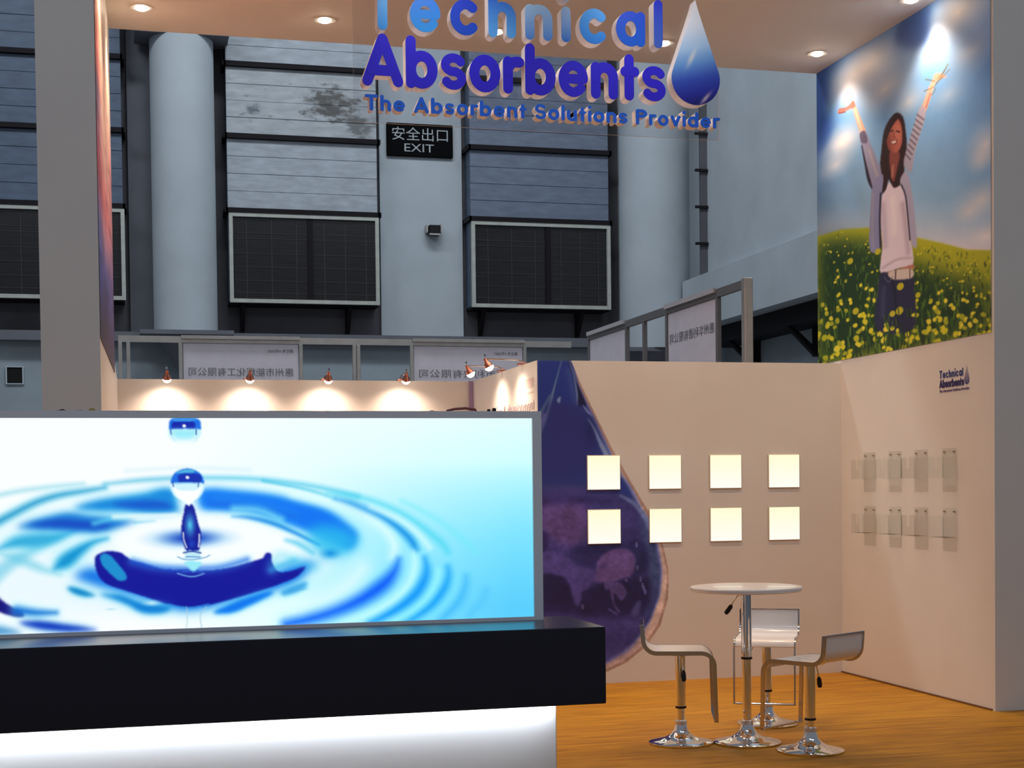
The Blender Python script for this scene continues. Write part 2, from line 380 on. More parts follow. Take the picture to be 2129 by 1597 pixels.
# ------------------------------------------------------------------ text helpers
def text_mesh(body, size):
    cu = bpy.data.curves.new('lettering', 'FONT'); cu.body = body; cu.size = size; cu.resolution_u = 3
    o = bpy.data.objects.new('lettering_tmp', cu); COL.objects.link(o)
    bpy.context.view_layer.update()
    dg = bpy.context.evaluated_depsgraph_get()
    me = bpy.data.meshes.new_from_object(o.evaluated_get(dg))
    bpy.data.objects.remove(o, do_unlink=True)
    v = np.zeros(len(me.vertices)*3); me.vertices.foreach_get('co', v); v = v.reshape(-1, 3)
    return v[:, :2], [tuple(p.vertices) for p in me.polygons]
def lettering(body, name, m, parent, o, ux, uz, width=None, height=None, mirror=False, extr=.003):
    """flat lettering: o = lower-left corner (as read), ux = reading direction, uz = up; thin slab"""
    p, f = text_mesh(body, 1.0)
    if not len(p): return None
    p = p - p.min(0); wh = p.max(0)
    sx = width/wh[0] if width else height/wh[1]; sz = height/wh[1] if height else sx
    if mirror: p[:, 0] = wh[0]-p[:, 0]
    o, ux, uz = Vector(o), Vector(ux), Vector(uz); n = ux.cross(uz).normalized()
    b = MB()
    v0 = [o+ux*float(q[0]*sx)+uz*float(q[1]*sz)+n*extr for q in p]
    b.add(v0, f)
    ob = b.build(name, m, parent)
    return ob
# exit sign
es = thing('exit_sign', 'black exit sign with Chinese and English lettering on the pale pier', 'sign', (4.325, HY-.10, 6.59))
MB().bevbox(3.81, 4.84, HY-.14, HY-.08, 6.59, 7.09, .008).build('panel', mat('exit_panel_black', (.004, .004, .005, 1), .9, spec=.1), es)
ltr = mat('exit_lettering_grey', (.42, .46, .48, 1), .5)
lettering('安全出口', 'lettering', ltr, es, (3.89, HY-.14, 6.83), (1, 0, 0), (0, 0, 1), width=.87, height=.20)
lettering('EXIT', 'lettering', ltr, es, (4.08, HY-.14, 6.66), (1, 0, 0), (0, 0, 1), width=.46, height=.12)
# floodlight box on the pier
fl = thing('wall_floodlight', 'small black floodlight on a bracket below the exit sign', 'floodlight', (4.5, HY-.09, 5.38))
MB().bevbox(4.42, 4.60, HY-.28, HY-.14, 5.38, 5.53, .012).build('housing', black_plastic, fl)
MB().box(4.39, 4.41, HY-.24, HY-.08, 5.42, 5.54).box(4.61, 4.63, HY-.24, HY-.08, 5.42, 5.56).box(4.39, 4.63, HY-.10, HY-.08, 5.44, 5.48).build('bracket', alu, fl)
MB().box(4.425, 4.595, HY-.285, HY-.279, 5.375, 5.40).build('visor', alu, fl)
vo = thing('vent_opening', 'square black vent opening with pale rim in the lower hall wall', 'vent', (-1.66, HY, 3.09))
MB().box(-1.77, -1.55, HY-.012, HY, 3.09, 3.32).build('opening', mat('vent_black', (.004, .004, .004, 1), .9), vo)
MB().box(-1.785, -1.765, HY-.03, HY, 3.075, 3.335).box(-1.555, -1.535, HY-.03, HY, 3.075, 3.335).box(-1.765, -1.555, HY-.03, HY, 3.075, 3.09).box(-1.765, -1.555, HY-.03, HY, 3.32, 3.335).build('rim', hall_light, vo)

# ------------------------------------------------------------------ neighbouring stand: aluminium frames and fascia boards seen from behind
FY, FX, FZ = 17.6, 5.25, 3.31
fr = thing('stand_frame', 'aluminium frame of the neighbouring stand parallel to the hall wall', 'frame', (2.5, FY, -.06))
MB().box(-.16, 5.3, FY-.02, FY+.02, FZ-.075, FZ).build('top_rail', alu, fr)
for x in (-.14, -.05, .54, 1.94, 2.58, 2.63, 3.28, 4.70):
    MB().bevbox(x-.022, x+.022, FY-.022, FY+.022, -.06, FZ-.075, .004).build('post', alu, fr)
fr2 = thing('stand_frame', 'aluminium frame of the neighbouring stand running past the back wall', 'frame', (FX, 14.5, -.06))
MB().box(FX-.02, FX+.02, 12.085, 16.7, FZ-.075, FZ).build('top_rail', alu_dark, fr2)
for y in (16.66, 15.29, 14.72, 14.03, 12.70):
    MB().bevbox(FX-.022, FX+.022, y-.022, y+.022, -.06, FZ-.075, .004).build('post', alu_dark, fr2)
MB().bevbox(FX-.04, FX+.04, 12.0, 12.08, -.06, FZ+.01, .006).build('post', alu, fr2)
def fascia(label, a, b, along, txt, small, z0=2.62):
    t = thing('fascia_board', label, 'fascia board', ((a+b)/2, FY, z0) if along == 'x' else (FX, (a+b)/2, z0), 'fascia boards of the neighbouring stand')
    if along == 'x':
        MB().box(a, b, FY-.004, FY+.006, z0, FZ-.08).build('panel', board_m, t)
        MB().box(a-.02, b+.02, FY-.045, FY-.022, FZ-.03, FZ+.01).build('cap_strip', alu, t)
        u = (1, 0, 0); o1 = (a+.06, FY-.006, 2.85); o2 = (b-.36, FY-.006, 3.13); w = b-a-.12
    else:
        MB().box(FX-.005, FX+.005, a, b, z0, FZ-.08).build('panel', board_m, t)
        MB().box(FX-.045, FX-.022, a-.02, b+.02, FZ-.03, FZ+.015).build('cap_strip', mat('fascia_cap_white', (.6, .58, .6, 1), .5), t)
        u = (0, -1, 0); o1 = (FX-.006, b-.05, 2.92); o2 = (FX-.006, a+.40, 3.16); w = b-a-.10
    if txt: lettering(txt, 'lettering', board_txt, t, o1, u, (0, 0, 1), width=w, height=.10, mirror=True)
    if small: lettering(small, 'lettering', board_txt, t, o2, u, (0, 0, 1), width=.30, height=.042, mirror=True)
fascia('white fascia board seen from behind, mirrored characters, left of the twin posts', .57, 1.91, 'x', '惠州市能辉化工有限公司', '展位号 6号3065')
fascia('white fascia board seen from behind, half covered by the recess spotlights', 3.31, 4.67, 'x', '惠州市利胶有限公司', '展位号 6号3067')
fascia('white fascia board seen at an angle next to the thick end post', 12.73, 14.0, 'y', '惠州华利德有限公司', None)
fascia('white fascia board seen at an angle nearest the slate blue bay', 15.32, 16.63, 'y', None, None)

# ------------------------------------------------------------------ printed art: numpy painting baked to per-vertex ink
def catmull(pts, n=6, closed=True):
    P = np.array(pts, float); N = len(P); out = []
    rng = range(N) if closed else range(N-1)
    for i in rng:
        p0, p1, p2, p3 = (P[(i-1) % N], P[i], P[(i+1) % N], P[(i+2) % N]) if closed else (P[max(i-1, 0)], P[i], P[i+1], P[min(i+2, N-1)])
        for k in range(n):
            t = k/n; out.append(.5*((2*p1)+(p2-p0)*t+(2*p0-5*p1+4*p2-p3)*t*t+(3*p1-p0-3*p2+p3)*t**3))
    if not closed: out.append(P[-1])
    return np.array(out)
def homography(src, dst):
    A = []
    for (x, y), (u, v) in zip(src, dst):
        A.append([x, y, 1, 0, 0, 0, -u*x, -u*y, -u]); A.append([0, 0, 0, x, y, 1, -v*x, -v*y, -v])
    return np.linalg.svd(np.array(A, float))[2][-1].reshape(3, 3)
class Art:
    """canvas w x h; the art was digitised inside the quad `src` (tl, tr, br, bl) which is rectified to the canvas"""
    def __init__(s, w, h, src):
        s.sm = 1.0; s.w, s.h = w, h; s.H = homography(src, [(0, 0), (w, 0), (w, h), (0, h)]); s.c = np.zeros((h, w, 3))
        s.k = math.hypot(w, h)/np.linalg.norm(np.array(src[2])-np.array(src[0]))
        ys, xs = np.mgrid[0:h, 0:w]; s.xs, s.ys = xs+.5, ys+.5
        q = np.stack([s.xs, s.ys, np.ones_like(s.xs)], -1) @ np.linalg.inv(s.H).T
        s.u, s.v = q[..., 0]/q[..., 2], q[..., 1]/q[..., 2]
    def crop(s, ox, oy, sc): s.cr = (ox, oy, sc); return s
    def tr(s, pts):
        ox, oy, sc = s.cr; P = np.array(pts, float)/sc + (ox, oy)
        q = np.c_[P, np.ones(len(P))] @ s.H.T; return q[:, :2]/q[:, 2:]
    def blend(s, m, col, y0=0, x0=0):
        h, w = m.shape; r = s.c[y0:y0+h, x0:x0+w]; r += (np.array(col, float)-r)*m[..., None]
    def poly(s, pts, col, blur=.7, a=1.0, smooth=True):
        P = s.tr(pts)
        if smooth: P = catmull(P, 5)
        b = blur*s.k if blur > 1 else blur; pad = int(3*b)+2
        x0, x1 = max(int(P[:, 0].min())-pad, 0), min(int(P[:, 0].max())+pad+1, s.w)
        y0, y1 = max(int(P[:, 1].min())-pad, 0), min(int(P[:, 1].max())+pad+1, s.h)
        if x1 <= x0 or y1 <= y0: return
        X, Y = s.xs[y0:y1, x0:x1], s.ys[y0:y1, x0:x1]; ins = np.zeros(X.shape, bool)
        Q = np.roll(P, -1, 0)
        for (ax, ay), (bx, by) in zip(P, Q):
            if ay == by: continue
            c = (ay > Y) != (by > Y); ins ^= c & (X < (bx-ax)*(Y-ay)/(by-ay)+ax)
        s.blend(gauss(ins.astype(float), b)*a, col, y0, x0)
    def stroke(s, pts, wid, col, soft=1.0, a=1.0, smooth=True):
        P = s.tr(pts); sc = s.cr[2]
        wid = np.array(wid if hasattr(wid, '__len__') else [wid]*len(P), float)/sc*s.k/2
        if smooth and len(P) > 2:
            q = catmull(np.c_[P, wid], 5, False); P, wid = q[:, :2], q[:, 2]
        sf = max(soft*s.sm/sc*s.k, .7); pad = int(wid.max()+sf*1.5)+2
        x0, x1 = max(int(P[:, 0].min())-pad, 0), min(int(P[:, 0].max())+pad+1, s.w)
        y0, y1 = max(int(P[:, 1].min())-pad, 0), min(int(P[:, 1].max())+pad+1, s.h)
        if x1 <= x0 or y1 <= y0: return
        X, Y = s.xs[y0:y1, x0:x1], s.ys[y0:y1, x0:x1]; best = np.full(X.shape, -1e9)
        for i in range(len(P)-1):
            (ax, ay), (bx, by) = P[i], P[i+1]; dx, dy = bx-ax, by-ay; L = dx*dx+dy*dy+1e-9
            t = np.clip(((X-ax)*dx+(Y-ay)*dy)/L, 0, 1)
            best = np.maximum(best, wid[i]+(wid[i+1]-wid[i])*t-np.hypot(X-ax-t*dx, Y-ay-t*dy))
        m = np.clip(best/sf*.5+.5, 0, 1); m = m*m*(3-2*m)
        s.blend(m*a, col, y0, x0)
    def blob(s, c, rx, ry, col, a=1.0, hard=1.0, rot=0):
        P = s.tr([c, (c[0]+rx, c[1]), (c[0], c[1]+ry)]); ax = max(np.hypot(*(P[1]-P[0])), .3); ay = max(np.hypot(*(P[2]-P[0])), .3)
        R = max(ax, ay)*1.8+2
        x0, x1 = max(int(P[0, 0]-R), 0), min(int(P[0, 0]+R)+1, s.w); y0, y1 = max(int(P[0, 1]-R), 0), min(int(P[0, 1]+R)+1, s.h)
        if x1 <= x0 or y1 <= y0: return
        dx, dy = s.xs[y0:y1, x0:x1]-P[0, 0], s.ys[y0:y1, x0:x1]-P[0, 1]
        cr, sr = math.cos(rot), math.sin(rot); X, Y = (dx*cr+dy*sr)/ax, (-dx*sr+dy*cr)/ay
        d = np.hypot(X, Y); m = np.clip((1.5-d)/1.5, 0, 1)**1.5 if hard <= 1 else np.clip((1-d)*hard*2+.5, 0, 1)
        s.blend(m*a, col, y0, x0)
def gauss(m, sig):
    if sig < .3: return m
    r = int(3*sig)+1; k = np.exp(-.5*(np.arange(-r, r+1)/sig)**2); k /= k.sum()
    for ax in (0, 1):
        p = np.pad(m, [(r, r) if i == ax else (0, 0) for i in (0, 1)]); n = m.shape[ax]
        cs = np.zeros_like(m)
        for i, w in enumerate(k): cs += w*(p[i:i+n] if ax == 0 else p[:, i:i+n])
        m = cs
    return m
def vnoise(h, w, cell, seed=0):
    g = np.random.default_rng(seed).random((int(h/cell)+3, int(w/cell)+3))
    y, x = np.mgrid[0:h, 0:w]/cell; yi, xi = y.astype(int), x.astype(int); fy, fx = y-yi, x-xi
    fy, fx = fy*fy*(3-2*fy), fx*fx*(3-2*fx)
    return (g[yi, xi]*(1-fx)+g[yi, xi+1]*fx)*(1-fy)+(g[yi+1, xi]*(1-fx)+g[yi+1, xi+1]*fx)*fy
def fbm(h, w, cell, seed=0, oct=5):
    t = np.zeros((h, w)); a = 1; s = 0
    for i in range(oct): t += a*vnoise(h, w, max(cell/2**i, 1.01), seed+i); s += a; a *= .55
    return t/s
def print_mesh(name, img, tl, tr, bl, m, parent=None, keep=None):
    """img (h,w,3) sRGB 0-255 -> one quad per ink dot, spread over the parallelogram tl/tr/bl"""
    h, w, _ = img.shape; tl, tr, bl = map(np.array, (tl, tr, bl))
    gy, gx = np.mgrid[0:h+1, 0:w+1]; v = tl + (gx[..., None]/w)*(tr-tl) + (gy[..., None]/h)*(bl-tl); v = v.reshape(-1, 3)
    y, x = np.mgrid[0:h, 0:w]; i0 = (y*(w+1)+x).ravel()
    fc = np.stack([i0, i0+w+1, i0+w+2, i0+1], 1)
    L = lin(np.clip(img, 0, 255)).reshape(-1, 3)
    if keep is not None: kk = keep.ravel(); fc = fc[kk]; L = L[kk]
    used, inv = np.unique(fc.ravel(), return_inverse=True); v = v[used]; fc = inv.reshape(-1, 4)
    org = np.array(WLOC[parent.name]) if parent is not None else np.array([v[:, 0].mean(), v[:, 1].mean(), v[:, 2].min()])
    # smooth ink: average the dots that meet at a vertex
    acc = np.zeros((len(v), 3)); cnt = np.zeros(len(v))
    for k in range(4): np.add.at(acc, fc[:, k], L); np.add.at(cnt, fc[:, k], 1)
    acc /= cnt[:, None]
    me = bpy.data.meshes.new(name); n = len(fc)
    me.vertices.add(len(v)); me.vertices.foreach_set('co', (v-org).ravel())
    me.loops.add(n*4); me.loops.foreach_set('vertex_index', fc.ravel().astype(np.int32))
    me.polygons.add(n); me.polygons.foreach_set('loop_start', np.arange(0, n*4, 4, dtype=np.int32))
    me.update(calc_edges=True)
    at = me.attributes.new('ink', 'FLOAT_COLOR', 'POINT'); at.data.foreach_set('color', np.c_[acc, np.ones(len(v))].ravel())
    me.materials.append(m); o = bpy.data.objects.new(name, me); COL.objects.link(o); WLOC[o.name] = tuple(org)
    if parent is not None: o.parent = parent
    else: o.location = org
    return o
# --- light box picture: water drop and ripples
def ramp(t, a, b): return np.array(a, float)+(np.array(b, float)-np.array(a, float))*np.clip(t, 0, 1)[..., None]
def art_water():
    A = Art(875, 290, [(-300, 868), (1103, 869), (1111, 1281), (-300, 1332)])
    u, v = A.u, A.v
    c = ramp((u-380)/700*(.30+.70*np.clip((v-868)/260, 0, 1)), (248, 251, 253), (170, 252, 253))
    t = np.clip((u-620)/450, 0, 1)*np.clip((v-960)/300, 0, 1); t = t**.8
    c += (np.array((88, 204, 250.))-c)*t[..., None]
    A.c = c
    A.crop(0, 840, 3.1935)
    A.sm = 1.5; B = A.blob
    def deep_ink(col): return col[0] < 70 and col[2] > 120 and col[1] < 170
    def P(pts, col, blur=.7, a=1.0, smooth=True):      # dark water keeps a cyan fringe
        if deep_ink(col) and blur > 2.5: A.poly(pts, (96, 222, 246), blur*2.0, a*.75, smooth)
        A.poly(pts, col, blur, a, smooth)
    def S(pts, wid, col, soft=1.0, a=1.0, smooth=True):
        if deep_ink(col) and soft > 10:
            w2 = [w*1.5+6 for w in wid] if hasattr(wid, '__len__') else wid*1.5+6
            A.stroke(pts, w2, (110, 226, 246), soft*1.6, a*.6, smooth)
        A.stroke(pts, wid, col, soft, a, smooth)
    wht, teal, blue, deep, navy, sky = (248, 252, 254), (40, 165, 210), (0, 112, 228), (0, 66, 200), (8, 12, 150), (110, 225, 245)
    # soft water base, left half
    P([(-900, 900), (0, 820), (500, 700), (1200, 600), (1900, 650), (2300, 850), (2200, 1100), (1500, 1350), (600, 1400), (0, 1350), (-900, 1500)], (225, 244, 250), 14, .7)
    for pts, w, col, a in (([(-500, 760), (-200, 690), (0, 620), (200, 575), (420, 545), (620, 525)], [16, 16, 16, 14, 10, 2], (120, 205, 222), .8),
                           ([(-500, 1040), (-200, 900), (0, 812), (130, 742), (300, 655), (450, 605), (640, 572), (760, 552)], [34, 36, 36, 34, 30, 24, 14, 3], (18, 140, 195), .95),
                           ([(760, 528), (900, 512), (1020, 500), (1190, 490)], [2, 10, 14, 14], (50, 175, 215), .9), ([(1400, 486), (1700, 492), (1980, 520), (2250, 570), (2400, 610)], 16, (60, 190, 228), .9),
                           ([(900, 440), (1300, 420), (1700, 435)], 8, (205, 235, 242), .8),
                           ([(-300, 1500), (-100, 1300), (80, 1100), (300, 960), (520, 860)], [60, 90, 90, 60, 4], (70, 185, 220), .5),
                           ([(60, 960), (180, 915), (320, 900), (440, 880), (560, 840)], [4, 70, 90, 60, 4], (20, 155, 210), .8), ([(430, 1090), (500, 1040), (590, 970), (680, 915), (770, 890)], [10, 84, 60, 24, 2], (0, 140, 205), .95),
                           ([(40, 980), (200, 1030), (340, 1090), (460, 1130)], [10, 60, 50, 4], (90, 195, 222), .55)):
        S(pts, w, col, 26, a)
    # dark ring behind the drop
    P([(560, 690), (700, 640), (900, 610), (1030, 590), (1100, 568), (1200, 566), (1230, 690), (1250, 715), (1100, 722), (950, 705), (760, 705)], (0, 125, 215), 7)
    P([(800, 655), (1000, 630), (1150, 640), (1200, 690), (1050, 700), (900, 690)], (0, 78, 200), 6, .9)
    P([(1390, 566), (1600, 572), (1850, 600), (2000, 640), (2200, 700), (2330, 790), (2400, 870), (2340, 960), (2210, 900), (2050, 830), (1880, 770), (1700, 712), (1520, 700), (1390, 690)], (0, 112, 240), 7)
    P([(1420, 640), (1600, 640), (1850, 690), (2050, 760), (1900, 740), (1700, 700), (1480, 690)], (0, 90, 225), 6, .7)
    S([(1600, 690), (1760, 700), (1900, 760)], 40, (130, 225, 246), 26, .8)
    S([(1590, 745), (1700, 752), (1850, 790), (1990, 850), (2150, 930)], [12, 26, 30, 24, 8], (0, 120, 222), 14, .95)
    P([(190, 815), (350, 760), (520, 722), (640, 740), (760, 752), (880, 768), (960, 778), (850, 815), (700, 842), (450, 832)], (0, 100, 205), 7)
    P([(260, 800), (450, 760), (640, 770), (800, 790), (720, 830), (500, 822)], (0, 60, 188), 6, .9)
    S([(690, 790), (800, 760), (900, 750)], 26, (100, 215, 240), 20, .8)
    S([(820, 745), (1000, 740), (1220, 735)], 26, (225, 246, 248), 14, .95)
    S([(950, 785), (1080, 775)], 12, (60, 180, 225), 12, .8)
    # white inner disc and hollow
    P([(820, 870), (1000, 790), (1250, 740), (1550, 740), (1850, 820), (2050, 930), (1950, 1040), (1700, 1080), (1300, 1090), (1000, 1060), (850, 980)], (246, 251, 253), 9)
    B((1312, 888), 250, 62, (30, 150, 225), .95); B((1312, 886), 170, 46, (8, 30, 175), 1.0)
    # crown
    P([(560, 1140), (690, 1090), (900, 1180), (1300, 1230), (1700, 1180), (1990, 1060), (2150, 1040), (2250, 960), (2100, 1080), (1980, 1190), (1700, 1270), (1300, 1370), (1000, 1290), (700, 1200)], (0, 105, 225), 9, .95)
    P([(690, 1020), (735, 983), (790, 974), (860, 984), (925, 1030), (1000, 1052), (1130, 1088), (1280, 1094), (1440, 1098), (1580, 1078), (1700, 1045), (1780, 1020), (1800, 992), (1822, 983), (1842, 1000), (1846, 1050), (1885, 1108), (1960, 1106), (2060, 1075), (2010, 1140), (1900, 1190), (1760, 1240), (1560, 1300), (1420, 1335), (1290, 1348), (1160, 1328), (1020, 1280), (880, 1235), (760, 1190), (705, 1120)], navy, 1.6)
    S([(940, 1040), (1100, 1078), (1300, 1088), (1500, 1080), (1680, 1030)], 26, (0, 70, 215), 24, .7)
    P([(725, 1010), (752, 990), (795, 1005), (850, 1070), (893, 1130), (890, 1165), (840, 1168), (775, 1110), (735, 1060)], (22, 140, 205), 1.5)
    S([(1170, 1330), (1300, 1352), (1430, 1328)], 8, (40, 140, 220), 6)
    S([(1840, 1100), (1900, 1070), (1985, 1040)], 26, (40, 160, 230), 26, .6)
    # lower reflections
    for pts, col, b in (([(510, 1215), (570, 1220), (690, 1268), (620, 1275), (540, 1250)], (0, 125, 195), 4), ([(720, 1262), (860, 1268), (1000, 1320), (1180, 1345), (1130, 1385), (1000, 1385), (900, 1330), (800, 1290)], (0, 122, 210), 5),
                        ([(1460, 1385), (1560, 1330), (1700, 1275), (1830, 1240), (1840, 1262), (1720, 1325), (1580, 1385)], (0, 115, 235), 4), ([(1900, 1250), (1980, 1210), (2080, 1180), (2010, 1240), (1930, 1260)], (30, 130, 225), 4)):
        P(pts, col, b)
    B((1060, 1320), 60, 20, (215, 245, 250), .9); B((2030, 1225), 45, 14, (60, 160, 220), .7); B((790, 1362), 40, 8, (150, 210, 230), .7)
    P([(-100, 1060), (-20, 1180), (60, 1285), (150, 1350), (222, 1388), (205, 1416), (100, 1396), (0, 1345), (-150, 1220), (-300, 1000)], (15, 10, 122), 2.2)
    S([(180, 1370), (300, 1385), (430, 1385)], [50, 40, 16], (0, 95, 205), 24, .9)
    P([(190, 1448), (330, 1442), (480, 1462), (620, 1482), (700, 1505), (500, 1512), (300, 1490)], (6, 50, 185), 5); P([(-800, 1440), (-200, 1450), (60, 1480), (200, 1520), (100, 1560), (-800, 1580)], (40, 120, 190), 6, .8)
    S([(1285, 1345), (1290, 1400), (1285, 1490)], 4, (170, 205, 215), 4); S([(1415, 1345), (1375, 1400), (1385, 1490)], 5, (160, 200, 215), 4)
    A.sm = 1.0   # rising column
    P([(1285, 665), (1330, 665), (1352, 730), (1366, 790), (1384, 860), (1372, 960), (1362, 975), (1290, 975), (1258, 870), (1258, 790), (1272, 720)], (10, 22, 148), 1.1)
    B((1312, 800), 34, 80, (90, 222, 246), .95); B((1322, 925), 28, 30, (20, 80, 205), .8)
    S([(1268, 850), (1272, 900), (1290, 950)], 6, (235, 246, 250), 4); S([(1372, 860), (1372, 900), (1366, 945)], 7, (240, 248, 252), 4)
    P([(1270, 972), (1380, 972), (1376, 1000), (1390, 1020), (1270, 1022), (1282, 1000)], (190, 232, 245), 1.1); S([(1268, 985), (1324, 975), (1382, 986)], 9, (10, 40, 150), 3)
    S([(1230, 1010), (1270, 1028), (1330, 1030), (1400, 1018), (1440, 1000)], 6, (60, 140, 200), 4); S([(1285, 1010), (1375, 1012)], 6, (40, 110, 190), 3)
    P([(1272, 1045), (1384, 1045), (1362, 1085), (1330, 1112), (1300, 1080)], (150, 232, 244), 1.4)
    S([(1228, 1122), (1290, 1140), (1340, 1142), (1402, 1122)], 6, (130, 190, 245), 4); S([(1260, 1112), (1320, 1105), (1390, 1112)], 4, (60, 110, 220), 4)
    # falling drops
    def ball(cx, cy, rx, ry, tail):
        P([(cx-rx, cy), (cx-rx*.72, cy-ry*.72), (cx, cy-ry), (cx+rx*.72, cy-ry*.72), (cx+rx, cy), (cx+rx*.75, cy+ry*.7)] + tail + [(cx-rx*.75, cy+ry*.7)], (205, 240, 250), 1.2)
        P([(cx-rx*.88, cy+4), (cx-rx*.5, cy+ry*.35), (cx+rx*.5, cy+ry*.35), (cx+rx*.88, cy+4), (cx+rx*.6, cy+ry*.75)] + tail + [(cx-rx*.6, cy+ry*.75)], (250, 252, 253), 1.4)
        P([(cx-rx*.97, cy-8), (cx-rx*.74, cy-ry*.68), (cx, cy-ry*.98), (cx+rx*.74, cy-ry*.68), (cx+rx*.97, cy-8), (cx+rx*.6, cy-14), (cx-rx*.6, cy-12)], (18, 105, 222), 1.2)
    S([(1190, 560), (1215, 610), (1260, 645)], 5, (120, 205, 235), 4, .8); S([(1404, 560), (1380, 610), (1340, 645)], 5, (120, 205, 235), 4, .8)
    ball(1297, 530, 112, 108, [(1320, 655), (1305, 672), (1290, 655)])
    P([(1225, 450), (1290, 430), (1340, 437), (1330, 455), (1240, 458)], (80, 180, 225), .9); P([(1250, 462), (1372, 462), (1385, 512), (1300, 514), (1240, 510)], (10, 35, 165), 1.3, .85)
    B((1297, 484), 11, 9, (235, 245, 252), 1, 2); S([(1203, 515), (1205, 545)], 7, (20, 70, 170), 3); S([(1372, 515), (1366, 545)], 7, (20, 70, 170), 3); S([(1215, 527), (1300, 522), (1365, 527)], 5, (130, 200, 230), 3)
    ball(1283, 172, 106, 92, [(1320, 262), (1283, 266), (1245, 262)])
    P([(1200, 97), (1365, 97), (1385, 160), (1340, 162), (1283, 160), (1225, 163), (1185, 160)], (20, 110, 225), 1.3); P([(1215, 112), (1330, 108), (1350, 160), (1283, 160), (1200, 162)], (6, 22, 160), 1.5, .9)
    P([(1210, 90), (1350, 90), (1335, 112), (1225, 115)], (60, 150, 235), 1); B((1279, 144), 11, 9, (240, 246, 252), 1, 2)
    P([(1195, 172), (1365, 172), (1345, 225), (1283, 235), (1210, 225)], (140, 230, 246), 5, .8); S([(1190, 168), (1195, 200)], 7, (20, 60, 160), 3); S([(1357, 168), (1356, 200)], 7, (20, 60, 160), 3)
    A.sm = 1.7   # right hand rings
    A.crop(560, 840, 3.1935)
    S([(0, 505), (200, 545), (360, 588), (470, 628)], 16, (70, 195, 228), 12, .9)
    S([(470, 628), (560, 655), (640, 690), (760, 742), (880, 820), (960, 900), (990, 960)], [12, 34, 36, 30, 34, 40, 30], (0, 128, 226), 24, .95)
    S([(420, 590), (620, 612), (800, 672), (950, 752), (1080, 850), (1160, 920), (1200, 980)], [6, 18, 24, 28, 34, 34, 20], (70, 212, 238), 26, .85)
    S([(900, 640), (1020, 700), (1170, 790), (1300, 900), (1380, 980)], [6, 14, 18, 20, 10], (110, 232, 244), 28, .7)
    S([(200, 590), (450, 650), (650, 730), (790, 830), (850, 930), (840, 1010)], [30, 40, 44, 50, 50, 40], (222, 252, 252), 30, .9)
    S([(700, 680), (880, 760), (1000, 850), (1080, 950)], [14, 22, 28, 26], (222, 253, 252), 22, .8)
    P([(290, 830), (420, 800), (560, 840), (620, 900), (560, 980), (440, 1020), (340, 960)], (40, 185, 235), 12, .85); B((435, 988), 60, 34, (0, 135, 220), .9)
    S([(150, 900), (230, 925), (320, 985)], [10, 30, 14], (70, 195, 232), 20, .85)
    S([(60, 1050), (120, 1000), (260, 1060), (330, 1080)], 40, (60, 205, 235), 40, .4)
    S([(150, 1460), (300, 1425), (480, 1365), (650, 1285), (780, 1195), (850, 1110), (880, 1030)], [44, 60, 72, 84, 84, 50, 4], (0, 88, 246), 34)
    S([(700, 1450), (850, 1372), (980, 1270), (1045, 1170), (1062, 1090), (1050, 1020)], [26, 48, 60, 52, 30, 3], (0, 140, 246), 32)
    S([(930, 1450), (1080, 1345), (1165, 1240), (1202, 1150), (1200, 1080)], [24, 44, 44, 24, 3], (0, 146, 246), 34, .95)
    S([(1160, 1430), (1265, 1315), (1312, 1210), (1318, 1140)], [20, 34, 24, 3], (40, 170, 246), 36, .8); S([(1340, 1400), (1420, 1310), (1450, 1230)], 20, (60, 180, 246), 36, .5)
    S([(520, 1458), (700, 1385), (850, 1292), (950, 1180), (985, 1060), (975, 980)], [26, 36, 40, 42, 40, 20], (198, 253, 253), 26, .95)
    S([(820, 1448), (950, 1385), (1060, 1290), (1125, 1180), (1140, 1100)], [20, 28, 32, 30, 14], (150, 246, 253), 26, .9); S([(1040, 1440), (1160, 1345), (1240, 1240), (1260, 1160)], [14, 24, 24, 10], (120, 228, 252), 26, .8)
    S([(250, 1330), (420, 1280), (560, 1190), (640, 1090)], [60, 90, 110, 80], (230, 252, 252), 60, .75)
    S([(140, 1250), (260, 1205)], 22, (60, 160, 220), 18, .7)
    return A.c

